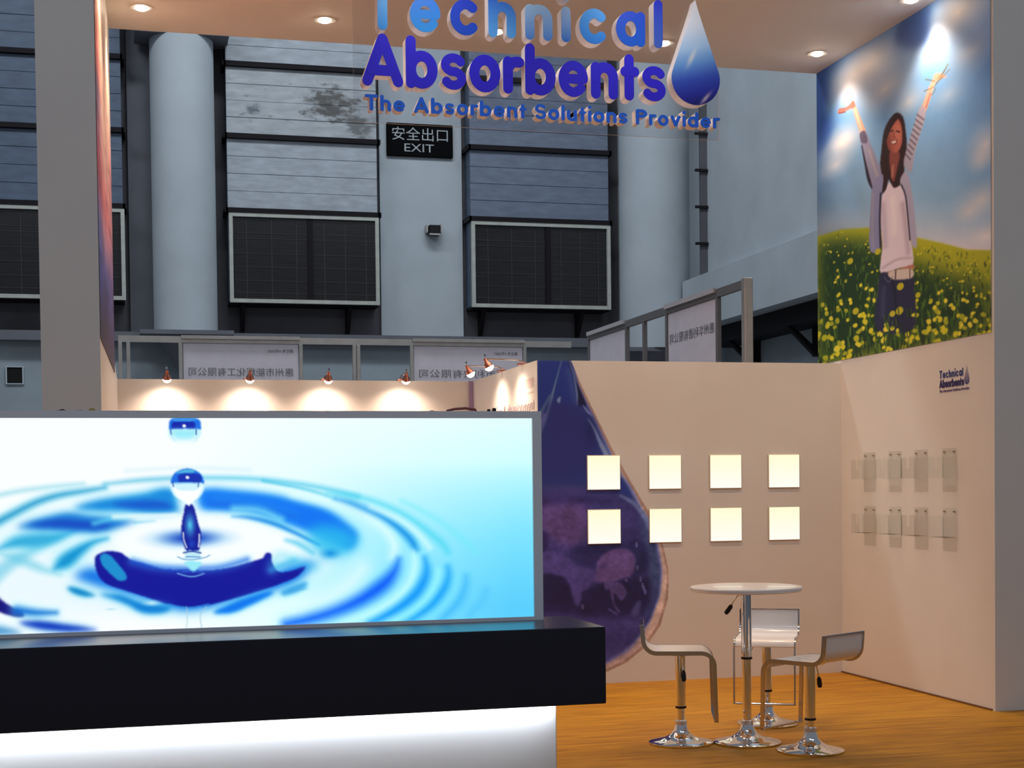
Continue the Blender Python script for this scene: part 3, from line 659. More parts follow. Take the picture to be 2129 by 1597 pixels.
# --- woman in a flower field (tall print on the right wall)
def art_woman():
    Wd, Hd = 360, 560
    # the print covers the upper right wall; digitised quad reaches above the picture edge
    A = Art(Wd, Hd, [(1698, 154), (2055, -66), (2057, 701), (1705, 759)])
    u, v = A.u, A.v
    t = (v-100)/430
    c = ramp(t, (92, 156, 236), (172, 214, 250)); s_ = np.clip((u-1700)/130, 0, 1)
    c = c*(.62+.38*s_)[..., None] + np.array((0, 20, 62.))*(1-s_)[..., None]*np.clip(1-t, 0, 1)[..., None]
    c = c + (np.array((244, 226, 236.))-c)*(np.clip((v-418)/110, 0, 1)**1.5*.7)[..., None]
    n = fbm(Hd, Wd, 60, 3); A.c = c
    A.crop(1680, 0, 2.074)
    for (x, y, rx, ry, a) in ((640, 60, 180, 150, .95), (700, 230, 130, 90, .6), (250, 290, 170, 120, .95), (330, 390, 130, 90, .8), (200, 330, 120, 90, .85), (150, 620, 90, 70, .85), (120, 720, 70, 50, .6), (430, 450, 70, 60, .6),
                              (760, 640, 70, 90, .8), (740, 700, 50, 50, .6), (740, 880, 100, 70, .75), (690, 930, 60, 40, .6), (760, 1040, 70, 45, .75), (480, 180, 60, 120, .3), (600, 420, 80, 60, .35)):
        A.blob((x, y), rx, ry, (252, 246, 252), a)
    A.c += (n-.5)[..., None]*np.array((24, 24, 26.))
    A.poly([(385, 110), (450, 60), (525, 20), (520, 90), (515, 190), (440, 215), (375, 190)], (48, 84, 165), 7, .8)
    A.poly([(38, 320), (85, 330), (90, 430), (60, 480), (110, 540), (60, 660), (40, 640)], (36, 72, 170), 8, .7)
    # field
    A.poly([(30, 1030), (150, 996), (262, 992), (370, 1010), (470, 1040), (560, 1062), (680, 1096), (800, 1102), (820, 1620), (20, 1650)], (186, 190, 30), 1.3, smooth=False)
    A.poly([(20, 1050), (150, 1035), (270, 1048), (400, 1120), (560, 1190), (700, 1230), (800, 1260), (820, 1620), (20, 1650)], (30, 62, 22), 16, 1, smooth=False)
    R = random.Random(5)
    def top(x): return np.interp(x, [30, 150, 262, 370, 470, 560, 680, 800], [1030, 996, 992, 1010, 1040, 1062, 1096, 1102])
    for i in range(900):
        x = R.uniform(30, 800); k = R.random()**.9; y = top(x)+12+(1600-top(x))*k
        L = 10+40*k; A.stroke([(x, y), (x+R.uniform(-8, 8), y+L)], 3+4*k, R.choice(((24, 52, 18), (60, 100, 30), (96, 130, 34), (18, 40, 16), (120, 150, 50))), 2, .8, False)
    def flowers(n, seed, kmin=0.0):
        R = random.Random(seed)
        for i in range(n):
            x = R.uniform(30, 800); k = kmin+(1-kmin)*R.random(); y = top(x)+8+(1590-top(x))*k; r = 3+8.5*k*R.uniform(.5, 1.2)
            col = R.choice(((222, 216, 40), (200, 200, 34), (236, 226, 60), (176, 182, 30)))
            for j in range(2 if k > .4 else 1): A.blob((x+R.uniform(-r, r)*.6, y+R.uniform(-r, r)*.6), r, r*R.uniform(.7, 1.4), col, .95, 2)
    flowers(300, 1)
    # figure
    A.crop(1720, 200, 3.471); P, S, B = A.poly, A.stroke, A.blob
    skin, skin_d, hair = (214, 164, 150), (150, 84, 76), (42, 14, 18)
    S([(190, 78), (220, 170), (258, 275)], [26, 34, 40], skin, 4); S([(200, 100), (225, 190), (250, 260)], [8, 12, 12], (236, 200, 186), 4)
    P([(78, 128), (86, 100), (130, 92), (160, 68), (186, 40), (200, 70), (192, 92), (150, 108), (110, 132)], (170, 104, 100), 1); S([(84, 130), (130, 122)], 7, (90, 40, 48), 3); S([(88, 104), (140, 92)], 5, (110, 60, 60), 3)
    S([(690, 110), (710, 50), (740, -40), (770, -110)], [44, 42, 36, 28], (222, 178, 166), 4); S([(705, 100), (735, 0)], 10, (180, 120, 112), 4)
    P([(755, -110), (765, -140), (800, -150), (845, -128), (850, -118), (815, -112), (785, -92), (765, -90)], skin, 1)
    for a, b in (((770, -60), (850, -190)), ((780, -80), (870, -175)), ((760, -50), (690, -20)), ((765, -90), (700, -105)), ((770, -40), (745, 10)), ((790, -110), (860, -215))): S([a, ((a[0]+b[0])/2+6, (a[1]+b[1])/2), b], 5, (104, 92, 52), 3, .9)
    P([(235, 285), (262, 262), (282, 280), (312, 360), (345, 440), (385, 545), (400, 600), (355, 640), (322, 688), (296, 610), (272, 490), (250, 380)], (146, 150, 192), 1)
    P([(235, 285), (262, 262), (285, 300), (285, 350), (245, 345)], (88, 82, 118), 1, .9); S([(248, 370), (272, 490), (298, 610), (322, 680)], [8, 14, 22, 10], (46, 40, 66), 5); S([(300, 400), (330, 500), (360, 590)], 16, (178, 172, 190), 8, .8)
    P([(664, 92), (702, 118), (692, 200), (655, 320), (622, 450), (600, 570), (562, 545), (545, 490), (568, 390), (610, 260)], (174, 172, 204), 1)
    for i in range(9): S([(640-i*10, 150+i*36), (690-i*12, 190+i*36)], 7, (84, 72, 92), 4, .8)
    # hair behind
    P([(480, 142), (515, 140), (545, 180), (560, 280), (568, 380), (548, 480), (548, 600), (505, 680), (470, 682), (440, 620), (425, 690), (390, 720), (398, 620), (380, 510), (388, 410), (402, 290), (432, 215)], hair, 1.1)
    P([(448, 420), (516, 425), (505, 520), (475, 640), (452, 560)], (138, 72, 66), 1.1); S([(470, 520), (466, 600)], 14, (196, 140, 128), 6, .8)
    P([(462, 232), (500, 180), (524, 216), (536, 300), (530, 372), (505, 418), (470, 424), (438, 392), (426, 322), (440, 262)], (186, 104, 92), 1.1)
    P([(480, 220), (515, 215), (528, 290), (520, 350), (490, 330), (480, 270)], (206, 128, 112), 3, .8); P([(430, 320), (450, 300), (460, 380), (480, 420), (440, 395)], (120, 56, 54), 3, .8)
    S([(455, 270), (470, 264)], 8, (52, 18, 20), 2); S([(495, 268), (518, 276)], 8, (52, 18, 20), 2); S([(478, 275), (474, 310), (486, 314)], 6, (128, 62, 58), 3)
    P([(452, 340), (475, 336), (500, 332), (494, 358), (470, 366)], (110, 34, 40), .8); P([(458, 344), (494, 338), (488, 354), (470, 360)], (240, 226, 220), .8)
    P([(500, 180), (470, 220), (440, 290), (425, 330), (405, 330), (410, 260), (440, 190), (480, 150)], hair, 1.2)
    # clothes
    P([(445, 640), (480, 682), (525, 668), (555, 740), (575, 880), (590, 1020), (606, 1100), (613, 1240), (520, 1262), (390, 1296), (386, 1200), (396, 1100), (382, 900), (388, 760), (422, 690)], (230, 220, 244), 1)
    S([(400, 800), (410, 950), (420, 1100)], 30, (184, 172, 206), 20, .6); S([(540, 800), (560, 950), (580, 1150)], 26, (168, 154, 178), 20, .6); S([(400, 1260), (500, 1200), (600, 1190)], 12, (168, 152, 172), 10, .6); S([(470, 760), (480, 1000)], 40, (246, 240, 252), 24, .7)
    P([(352, 612), (402, 588), (392, 720), (382, 900), (382, 1112), (312, 1134), (305, 960), (314, 800), (322, 684)], (140, 146, 196), 1)
    S([(384, 720), (378, 900), (384, 1105)], 14, (50, 42, 70), 5); S([(330, 720), (325, 900), (330, 1100)], 18, (164, 162, 190), 10, .7)
    P([(520, 632), (560, 560), (592, 640), (612, 760), (628, 900), (642, 1100), (612, 1108), (588, 1012), (576, 900), (552, 720)], (176, 176, 212), 1); S([(530, 660), (560, 740), (578, 900), (592, 1060)], 9, (52, 40, 62), 4)
    P([(388, 1298), (470, 1282), (610, 1240), (610, 1270), (450, 1300)], (186, 120, 104), 1)
    P([(386, 1300), (460, 1300), (608, 1330), (624, 1420), (616, 1700), (362, 1700), (366, 1420)], (40, 42, 78), 1.1); S([(470, 1340), (490, 1480), (500, 1650)], 16, (24, 24, 48), 8, .8); S([(410, 1400), (400, 1600)], 30, (74, 78, 118), 20, .6)
    P([(446, 1288), (600, 1268), (606, 1334), (470, 1342)], (214, 202, 200), .9); S([(492, 1278), (490, 1338)], 9, (70, 56, 60), 3); S([(592, 1270), (592, 1335)], 7, (90, 74, 72), 3)
    S([(412, 1325), (440, 1360), (470, 1325)], 6, (100, 100, 130), 4)
    for x, y, r in ((365, 1140, 20), (525, 1395, 24), (210, 1565, 22), (520, 1570, 26), (470, 1590, 20), (650, 1460, 18), (170, 1205, 20)): B((x, y), r, r*1.1, (206, 200, 36), .95, 2)
    A.crop(1680, 0, 2.074); flowers(46, 9, .55)
    R = random.Random(3)
    for i in range(60):
        x = R.uniform(290, 460); y = R.uniform(1340, 1560); A.stroke([(x, y), (x+R.uniform(-6, 6), y+30)], 5, R.choice(((30, 62, 22), (70, 110, 30), (24, 44, 20))), 2, .8, False)
    return A.c

# --- water drop holding a globe (print on the back wall)
def art_globe():
    A = Art(212, 530, [(1119, 749.4), (1389, 752.2), (1391, 1414), (1129, 1426)])
    u, v = A.u, A.v; A.c = np.zeros(u.shape+(3,))+np.array((196, 160, 146.))
    A.crop(0, 0, 1)
    out = [(1090, 740), (1180, 740), (1190, 765), (1205, 803), (1238, 875), (1270, 942), (1308, 1012), (1346, 1078), (1372, 1136), (1386, 1200), (1384, 1252), (1368, 1308), (1340, 1350), (1300, 1384), (1258, 1404), (1200, 1416), (1090, 1420)]
    A.poly(out, (228, 206, 202), .8, smooth=False); A.stroke(out[1:-1], 1.6, (176, 154, 154), 1.5)
    keep = A.c[..., 0] != 196
    inn = [(1090, 740), (1179, 742), (1203, 803), (1236, 876), (1266, 942), (1300, 1012), (1336, 1080), (1360, 1140), (1372, 1200), (1369, 1250), (1350, 1302), (1318, 1345), (1280, 1372), (1240, 1390), (1090, 1412)]
    A.poly(inn, (44, 62, 150), 3.2, smooth=False)
    m = np.clip((v-880)/150, 0, 1)
    A.poly(inn, (40, 52, 146), 2.5, .5, smooth=False)
    A.crop(1110, 740, 4.697); P, S, B = A.poly, A.stroke, A.blob
    P([(20, 20), (345, 30), (420, 250), (440, 500), (160, 500), (40, 650)], (34, 54, 158), 4)
    P([(340, 45), (352, 45), (430, 270), (520, 490), (500, 510), (440, 500), (432, 380), (400, 230)], (18, 18, 52), 1)
    S([(355, 60), (400, 200), (430, 380), (432, 500)], [4, 10, 16, 8], (170, 176, 190), 10, .8); S([(345, 150), (380, 300), (410, 470)], 40, (80, 100, 176), 40, .5)
    S([(280, 50), (220, 280), (180, 440), (130, 640), (70, 820)], [8, 14, 26, 30, 10], (112, 138, 186), 8, .9); S([(170, 400), (110, 520), (50, 640), (20, 760)], [16, 30, 40, 30], (96, 124, 178), 10, .8); S([(120, 600), (70, 720), (20, 800)], 40, (186, 160, 160), 16, .7)
    P([(160, 470), (440, 510), (560, 640), (640, 860), (640, 960), (480, 1200), (60, 1220), (60, 850), (130, 640)], (44, 46, 138), 10); B((560, 780), 70, 150, (26, 28, 96), .7)
    P([(240, 440), (270, 415), (262, 475), (245, 470)], (170, 170, 186), 1); S([(490, 500), (530, 560), (570, 600)], [8, 20, 10], (176, 172, 190), 8, .7)
    S([(540, 640), (600, 740), (650, 860), (700, 960), (760, 1100)], [4, 16, 34, 50, 36], (150, 160, 184), 14, .9); S([(660, 900), (760, 1060), (860, 1210)], 22, (176, 160, 160), 14, .6)
    P([(850, 1250), (900, 1270), (960, 1370), (1040, 1530), (980, 1470), (900, 1410), (840, 1390), (760, 1340)], (40, 58, 160), 5)
    # globe
    A.crop(1110, 1000, 3.803)
    P([(-200, 130), (100, 80), (300, 70), (520, 90), (700, 150), (840, 270), (930, 420), (975, 600), (990, 760), (960, 920), (900, 1100), (800, 1280), (650, 1420), (500, 1500), (-200, 1560)], (78, 66, 128), 5)
    P([(840, 260), (900, 400), (960, 560), (990, 760), (960, 930), (880, 1110), (860, 1000), (900, 860), (900, 660), (860, 480)], (76, 96, 156), 7, .9)
    S([(690, 150), (800, 220), (880, 330), (950, 500)], [14, 30, 34, 20], (140, 144, 176), 16, .9)
    P([(-200, 180), (150, 170), (420, 200), (430, 240), (200, 240), (-200, 260)], (70, 44, 96), 9, .9); B((400, 190), 110, 40, (50, 34, 84), .8)
    P([(-200, 250), (100, 230), (420, 240), (430, 500), (330, 560), (200, 540), (80, 460), (-200, 440)], (122, 84, 134), 8)
    P([(60, 450), (110, 440), (130, 500), (110, 600), (60, 600)], (62, 42, 96), 3)
    P([(280, 590), (400, 540), (560, 540), (720, 520), (860, 520), (900, 700), (800, 820), (700, 820), (520, 740), (380, 720)], (52, 46, 104), 5)
    P([(760, 520), (860, 540), (905, 690), (870, 780), (800, 740), (800, 620)], (40, 42, 92), 5, .9)
    P([(70, 760), (250, 780), (290, 850), (450, 880), (560, 840), (720, 820), (830, 820), (900, 800), (930, 950), (850, 1090), (580, 1140), (400, 1130), (60, 1110), (-200, 1110), (-200, 780)], (38, 32, 76), 6)
    P([(510, 680), (560, 620), (640, 580), (740, 580), (800, 640), (800, 740), (760, 800), (690, 820), (620, 850), (570, 850), (480, 830), (500, 760)], (128, 90, 140), 2.2)
    P([(60, 620), (200, 600), (280, 650), (360, 720), (480, 750), (500, 800), (470, 840), (440, 890), (390, 920), (380, 1000), (350, 1035), (320, 970), (290, 850), (240, 800), (120, 770), (70, 780)], (98, 76, 136), 2.2)
    P([(560, 850), (640, 840), (700, 860), (735, 920), (720, 970), (690, 990), (640, 930), (640, 1010), (680, 1070), (665, 1085), (630, 1010), (600, 900), (575, 905)], (108, 80, 134), 1.4)
    B((395, 1040), 10, 22, (120, 96, 140), .9, 2); B((735, 828), 10, 12, (120, 96, 140), .9, 2); S([(600, 1060), (660, 1100)], 16, (92, 74, 128), 6); P([(770, 1080), (820, 1000), (850, 1010), (830, 1090), (790, 1120)], (94, 86, 146), 2)
    for x, y in ((845, 820), (870, 890), (880, 920), (820, 730), (860, 870), (815, 545)): B((x, y), 9, 22, (130, 120, 164), .8, 2)
    P([(520, 720), (560, 690), (600, 710), (560, 740)], (98, 70, 122), 2)
    P([(-200, 1130), (560, 1140), (840, 1130), (800, 1290), (640, 1430), (-200, 1560)], (72, 62, 134), 12, .9)
    n = fbm(A.h, A.w, 26, 8); n2 = fbm(A.h, A.w, 6, 21)
    g = np.clip((v-1015)/40, 0, 1)*(keep)
    A.c *= (1+g*((n-.5)*.5+(n2-.5)*.35))[..., None]
    inside = np.clip((A.c[..., 2]-A.c[..., 0]-2)/8, 0, 1)[..., None]; deep_ = np.clip((A.c[..., 2]-A.c[..., 0]-40)/50, 0, 1)[..., None]
    A.c = A.c*(1-inside) + A.c*((1-deep_)*np.array((.86, 1.0, 1.22))+deep_*np.array((.98, 1.06, .98)))*inside
    A.c += (RNG.random(A.c.shape)-.5)*4
    return A.c, keep

# --- left wall print (seen almost edge on): sunset sky above a dark shore
def art_shore():
    h, w = 260, 60; y, x = np.mgrid[0:h, 0:w]; t = y/h; s = x/w
    def k(pos, cols, q): return np.stack([np.interp(q, pos, [c[i] for c in cols]) for i in range(3)], -1)
    left = k([0, .12, .2, .36, .42, .6, .72, .86, 1], [(246, 240, 228), (240, 228, 214), (214, 110, 96), (196, 84, 92), (120, 92, 150), (200, 76, 104), (100, 108, 190), (72, 88, 180), (40, 30, 60)], t)
    mid = k([0, .2, .5, .62, .7, .8, .9, 1], [(250, 244, 236), (246, 212, 196), (240, 190, 184), (226, 130, 140), (190, 140, 170), (90, 92, 170), (70, 56, 110), (56, 36, 60)], t)
    right = k([0, .3, .45, .6, .75, .9, 1], [(250, 246, 240), (240, 214, 200), (200, 120, 124), (208, 150, 160), (120, 100, 160), (80, 64, 110), (64, 44, 66)], t)
    a = np.clip(1-s/.34, 0, 1)[..., None]; b = np.clip((s-.6)/.4, 0, 1)[..., None]
    c = left*a+mid*(1-a); c = c*(1-b)+right*b
    n = vnoise(h, w, 7, 4)*.6+vnoise(h, w, 3, 9)*.4; n = np.repeat(gauss(n, 1)[::6], 6, 0)[:h]
    return c*(1+(n-.5)[..., None]*.5*np.clip((t-.12)/.1, 0, 1)[..., None])

ink = mat_print('wall_print_ink', 0, .5)
tag(print_mesh('wall_mural', art_woman(), (XR-.003, YM, ZC), (XR-.003, YF, ZC), (XR-.003, YM, 2.475), ink), 'tall mural of a woman with raised arms in a yellow flower field', 'mural')
gimg, gkeep = art_globe()
tag(print_mesh('wall_decal', gimg, (XS, YB-.002, ZL), (3.963, YB-.002, ZL), (XS, YB-.002, .045), ink, keep=gkeep), 'blue water drop print with a purple globe on the low back wall', 'decal')
tag(print_mesh('wall_mural', art_shore(), (XL+.003, YF+.01, ZC), (-.127, YM, ZC), (XL+.003, YF+.01, 2.36), ink), 'red and blue sunset mural on the left wall beside the grey pillar', 'mural')
# ------------------------------------------------------------------ hanging sign: rounded cut-out letters on clear acrylic
def ell(cx, cy, rx, ry, a0, a1, n=20):
    return [(cx+rx*math.cos(math.radians(a0+(a1-a0)*i/n)), cy+ry*math.sin(math.radians(a0+(a1-a0)*i/n))) for i in range(n+1)]
def cr(pts): return [tuple(p) for p in catmull(pts, 6, False)]
def glyph(ch, h):
    """centre lines of a rounded sans (x-height 1), h = half stroke; returns width, [(points, closed)]"""
    A_ = 1.38-h; Wb = .88; cx, rx, ry = Wb/2, Wb/2-h, .5-h
    if ch == 'o': return Wb, [(ell(cx, .5, rx, ry, 0, 360, 28)[:-1], True)]
    if ch == 'e': return Wb, [([(h+.02, .5)] + [(Wb-h, .5)] + ell(cx, .5, rx, ry, 0, 318, 26)[1:], False)]
    if ch == 'c': return Wb*.94, [(ell(cx, .5, rx, ry, 48, 312, 24), False)]
    if ch == 'a': return Wb, [(ell(cx, .5, rx, ry, 0, 360, 28)[:-1], True), ([(Wb-h, 1-h), (Wb-h, h)], False)]
    if ch == 'b': return Wb, [(ell(cx, .5, rx, ry, 0, 360, 28)[:-1], True), ([(h, A_), (h, h)], False)]
    if ch == 'd': return Wb, [(ell(cx, .5, rx, ry, 0, 360, 28)[:-1], True), ([(Wb-h, A_), (Wb-h, h)], False)]
    arch = lambda w: ell(w/2, .58, w/2-h, .42-h, 180, 0, 16)
    if ch in 'hnm':
        w = .80; s = [([(h, A_ if ch == 'h' else 1-h), (h, h)], False), (arch(w)+[(w-h, h)], False)]
        if ch == 'm': s.append(([(p[0]+w-2*h, p[1]) for p in arch(w)+[(w-h, h)]], False)); w = 2*w-2*h
        return w, s
    if ch == 'u': return .80, [([(h, 1-h)]+ell(.40, .42, .40-h, .42-h, 180, 360, 16)+[(.80-h, 1-h)], False), ([(.80-h, 1-h), (.80-h, h)], False)]
    if ch == 'r': return .56, [([(h, 1-h), (h, h)], False), (ell(.40, .60, .40-h, .40-h, 180, 75, 10)+[(.56-h*.8, 1-h)], False)]
    if ch == 'i': return 2*h, [([(h, 1-h), (h, h)], False), (ell(h, 1.30, .02, .02, 0, 360, 6)[:-1], None)]
    if ch == 'l': return 2*h, [([(h, A_), (h, h)], False)]
    if ch == 't': return .56, [([(.26, 1.26-h), (.26, h)], False), ([(h, .93-h), (.56-h, .93-h)], False)]
    if ch == 'v': return .82, [([(h, 1-h), (.41, h), (.82-h, 1-h)], False)]
    if ch == 'f': return .56, [([(.26, h), (.26, 1.05)]+ell(.46, 1.08, .20, .30-h, 180, 95, 8), False), ([(h, .93-h), (.54-h, .93-h)], False)]
    if ch == 'p': return Wb, [(ell(cx, .5, rx, ry, 0, 360, 28)[:-1], True), ([(h, 1-h), (h, -.38+h)], False)]
    if ch == 's':
        rz = (.5-h)/2; rs = .37-h
        return .74, [(ell(.37, .5+rz, rs, rz, 28, 270, 18) + ell(.37, .5-rz, rs, rz, 90, -152, 18)[1:], False)]
    if ch == 'S': return .86, [([(x*.86/.74, z*1.38) for x, z in glyph('s', h*.8)[1][0][0]], False)]
    if ch == 'T': return .98, [([(h, 1.38-h), (.98-h, 1.38-h)], False), ([(.49, 1.38-h), (.49, h)], False)]
    if ch == 'A': return 1.12, [([(h, h), (.56, 1.38-h), (1.12-h, h)], False), ([(.27, .42), (.85, .42)], False)]
    if ch == 'P': return .90, [([(h, h), (h, 1.38-h)], False), ([(h, 1.38-h), (.46, 1.38-h)]+ell(.46, 1.0, .44-h, .38-h, 90, -90, 14)+[(h, .62+h)], False)]
    if ch == '&': return 1.0, [(cr([(.98-h, h), (.55, .60), (.30, .95), (.36, 1.38-h), (.58, 1.38-h), (.64, 1.02), (.38, .76), (h, .42), (.20, h+.02), (.52, h), (.80, .30), (.94-h, .64)]), False)]
    return .5, []
def stroke_poly(pts, closed, h):
    """left/right offset points of a centre line"""
    P = [Vector(p) for p in pts]; n = len(P); L = []; R = []
    for i in range(n):
        if closed: a, b = P[i-1], P[(i+1) % n]
        else: a, b = P[max(i-1, 0)], P[min(i+1, n-1)]
        t0 = (P[i]-a) if (P[i]-a).length > 1e-6 else (b-P[i]); t1 = (b-P[i]) if (b-P[i]).length > 1e-6 else t0
        t0 = t0.normalized(); t1 = t1.normalized(); t = (t0+t1)
        t = t.normalized() if t.length > 1e-4 else t1
        k = 1/max(t.dot(t1), .5); nn = Vector((-t.y, t.x))*h*k
        L.append(P[i]+nn); R.append(P[i]-nn)
    return P, L, R
def glyph_mesh(strokes, h, place, d0, d1, mb, step=0.0):
    """slab of each stroke between depths d0 (front) and d1"""
    nrun = 0; d1_ = d1
    for pts, closed in strokes:
        nrun += 1; d1 = d1_ + step*nrun
        if closed is None:
            c = Vector(np.mean(pts, 0)); ring = [c+Vector((math.cos(a), math.sin(a)))*h*1.12 for a in np.linspace(0, 2*math.pi, 21)[:-1]]
            n = len(ring); mb.add([place(p, d) for d in (d0, d1) for p in ring], [tuple(range(n)), tuple(range(n, 2*n))]+[(i, (i+1) % n, n+(i+1) % n, n+i) for i in range(n)]); continue
        # split at sharp corners so that every joint is round
        runs = [[pts[0]]]
        if not closed:
            for i in range(1, len(pts)):
                runs[-1].append(pts[i])
                if i < len(pts)-1:
                    a = Vector(pts[i])-Vector(pts[i-1]); b = Vector(pts[i+1])-Vector(pts[i])
                    if a.length > 1e-6 and b.length > 1e-6 and a.angle(b) > .6: runs.append([pts[i]])
        else: runs = [pts]
        for run in runs:
            nrun += 1; d1 = d1_ + step*nrun      # overlapping strokes sit a hair apart
            P, L, R = stroke_poly(run, closed, h); n = len(P)
            if closed:
                out, inn = (L, R); v = [place(p, d) for d in (d0, d1) for p in out+inn]; f = []
                for i in range(n):
                    j = (i+1) % n
                    f += [(i, j, n+j, n+i), (2*n+i, 2*n+j, 3*n+j, 3*n+i), (i, j, 2*n+j, 2*n+i), (n+i, n+j, 3*n+j, 3*n+i)]
                mb.add(v, f); continue
            def cap(c, a, b):
                m = Vector(a)-Vector(c); ang = math.atan2(m.y, m.x); return [Vector(c)+Vector((math.cos(ang-math.pi*k/8), math.sin(ang-math.pi*k/8)))*h for k in range(1, 8)]
            c1 = cap(P[-1], L[-1], R[-1]); c0 = cap(P[0], R[0], L[0])
            outl = L + c1 + R[::-1] + c0; N = len(outl)
            v = [place(p, d) for d in (d0, d1) for p in outl]; f = [(i, (i+1) % N, N+(i+1) % N, N+i) for i in range(N)]
            for o in (0, N):
                for i in range(n-1): f.append((o+i, o+i+1, o+n+7+(n-1-(i+1)), o+n+7+(n-1-i)))
                f.append(tuple(o+k for k in [n-1]+list(range(n, n+7))+[n+7])); f.append(tuple(o+k for k in [n+7+n-1]+list(range(2*n+7, 2*n+14))+[0]))
            mb.add(v, f)
def word(txt, org, ux, uz, xh, h, x0, x1, track=.14, space=.5):
    """lay a line of text between reading positions x0..x1 (metres along ux); yields per-letter geometry"""
    adv = []; pos = 0
    for c in txt:
        if c == ' ': pos += space; adv.append(None); continue
        w, s = glyph(c, h); adv.append((pos, s)); pos += w+track
    sx = (x1-x0)/(pos-track); org, ux, uz = Vector(org), Vector(ux), Vector(uz)
    for c, a in zip(txt, adv):
        if a is None: continue
        yield c, [([(x+a[0], z) for x, z in pts], cl) for pts, cl in a[1]], (lambda n: (lambda p, d: org+ux*(x0+p[0]*sx)+uz*(p[1]*xh)+n*d))(ux.cross(uz).normalized()), sx
SY = 8.545
sg = thing('hanging_sign', 'clear acrylic hanging sign with raised blue company lettering and a water drop', 'sign', (2.42, SY, 3.645))
outline = [(1.277, 3.648), (3.562, 3.648), (3.562, 3.98), (3.535, 4.12), (3.47, 4.28), (3.40, 4.52), (3.32, 4.52), (3.26, 4.50), (3.24, 4.56), (1.277, 4.56)]
ab = MB().prism(outline, 1, SY+.04, SY+.048).build('acrylic_board', [clear_sign, mat('acrylic_edge_glint', (.80, .72, .72, 1), .2)], sg)
for p in ab.data.polygons: p.material_index = 0 if abs(p.normal.y) > .5 else 1  # edge faces painted pale for the light a clear edge catches
for x in (1.5, 2.42, 3.18):
    MB().tube([(x, SY+.045, 4.54), (x, SY+.045, ZC-.002)], .004, 8).build('hanging_wire', chrome, sg)
side_m = mat('letter_edge_white', (.97, .90, .90, 1), .4)
def sign_line(txt, zb, xh, h, x0, x1, mats, track, d, space=.5):
    k = 0
    for c, st, place, sx in word(txt, (0, SY, zb), (1, 0, 0), (0, 0, 1), xh, h, x0, x1, track, space):
        hh = h*(.86 if c in 's' else .92 if c in 'eS' else 1)
        b = MB(); glyph_mesh(st, hh, place, -.0395, d, b, .0002); lt = b.build('letter', side_m, sg)
        f_ = MB(); glyph_mesh(st, hh*.985, place, d+.0016, d+.003, f_, .0004); f_.build('letter_face', mats[k % len(mats)], lt); k += 1
def g2(n, a, b): return mat_gradient('letter_blue_%d' % n, rgb(*a), rgb(*b))
tech = [g2(i, a, b) for i, (a, b) in enumerate((((140, 200, 246), (60, 150, 228)), ((36, 104, 200), (50, 150, 228)), ((20, 46, 172), (22, 72, 190)), ((12, 60, 180), (96, 172, 236)), ((190, 222, 252), (84, 140, 222)), ((214, 234, 252), (24, 112, 204)), ((70, 156, 228), (36, 124, 214)), ((14, 54, 176), (20, 92, 204)), ((18, 22, 160), (66, 96, 184))))]
royal = [mat('letter_royal_blue', rgb(52, 34, 214), .35)]; mid_b = [mat('letter_mid_blue', rgb(36, 104, 226), .35)]
sign_line('Technical', 4.165, .212, .138, 1.335, 3.165, tech, .26, .045)
sign_line('Absorbents', 3.838, .222, .142, 1.315, 3.185, royal, .07, .045)
sign_line('The Absorbent Solutions Provider', 3.700, .068, .135, 1.330, 3.538, mid_b, .155, .03, .50)
for x in (1.75, 3.0):   # arm lamps added out of view to brighten the sign letters
    t = thing('added_sign_lamp', 'added arm lamp out of view above the hanging sign %s' % ('by its first letters' if x < 2 else 'by the water drop'), 'lamp', (x, YF-.03, ZC+.06), 'added sign lamps')
    MB().tube([(x, YF-.03, ZC+.08), (x, YF-.35, ZC+.16), (x, YF-.62, ZC+.14)], .009, 8).build('arm', chrome, t)
    hd = MB().tube([(x, YF-.66, ZC+.17), (x, YF-.62, ZC+.12), (x, YF-.57, ZC+.05)], [.03, .05, .06], 16).build('lamp_head', black_plastic, t, smooth=True)
    MB().tube([(x, YF-.575, ZC+.056), (x, YF-.565, ZC+.043)], [.054, .05], 16).build('lens', mat('added_sign_lens', (1, 1, 1, 1), emit=(.9, .95, 1, 1), estr=8), hd)
    lamp('added_sign_beam', 'SPOT', (x, YF-.56, ZC+.03), 28, (.88, .94, 1), (x+.1, SY, 3.95), spot_size=math.radians(95), spot_blend=.9, shadow_soft_size=.06)
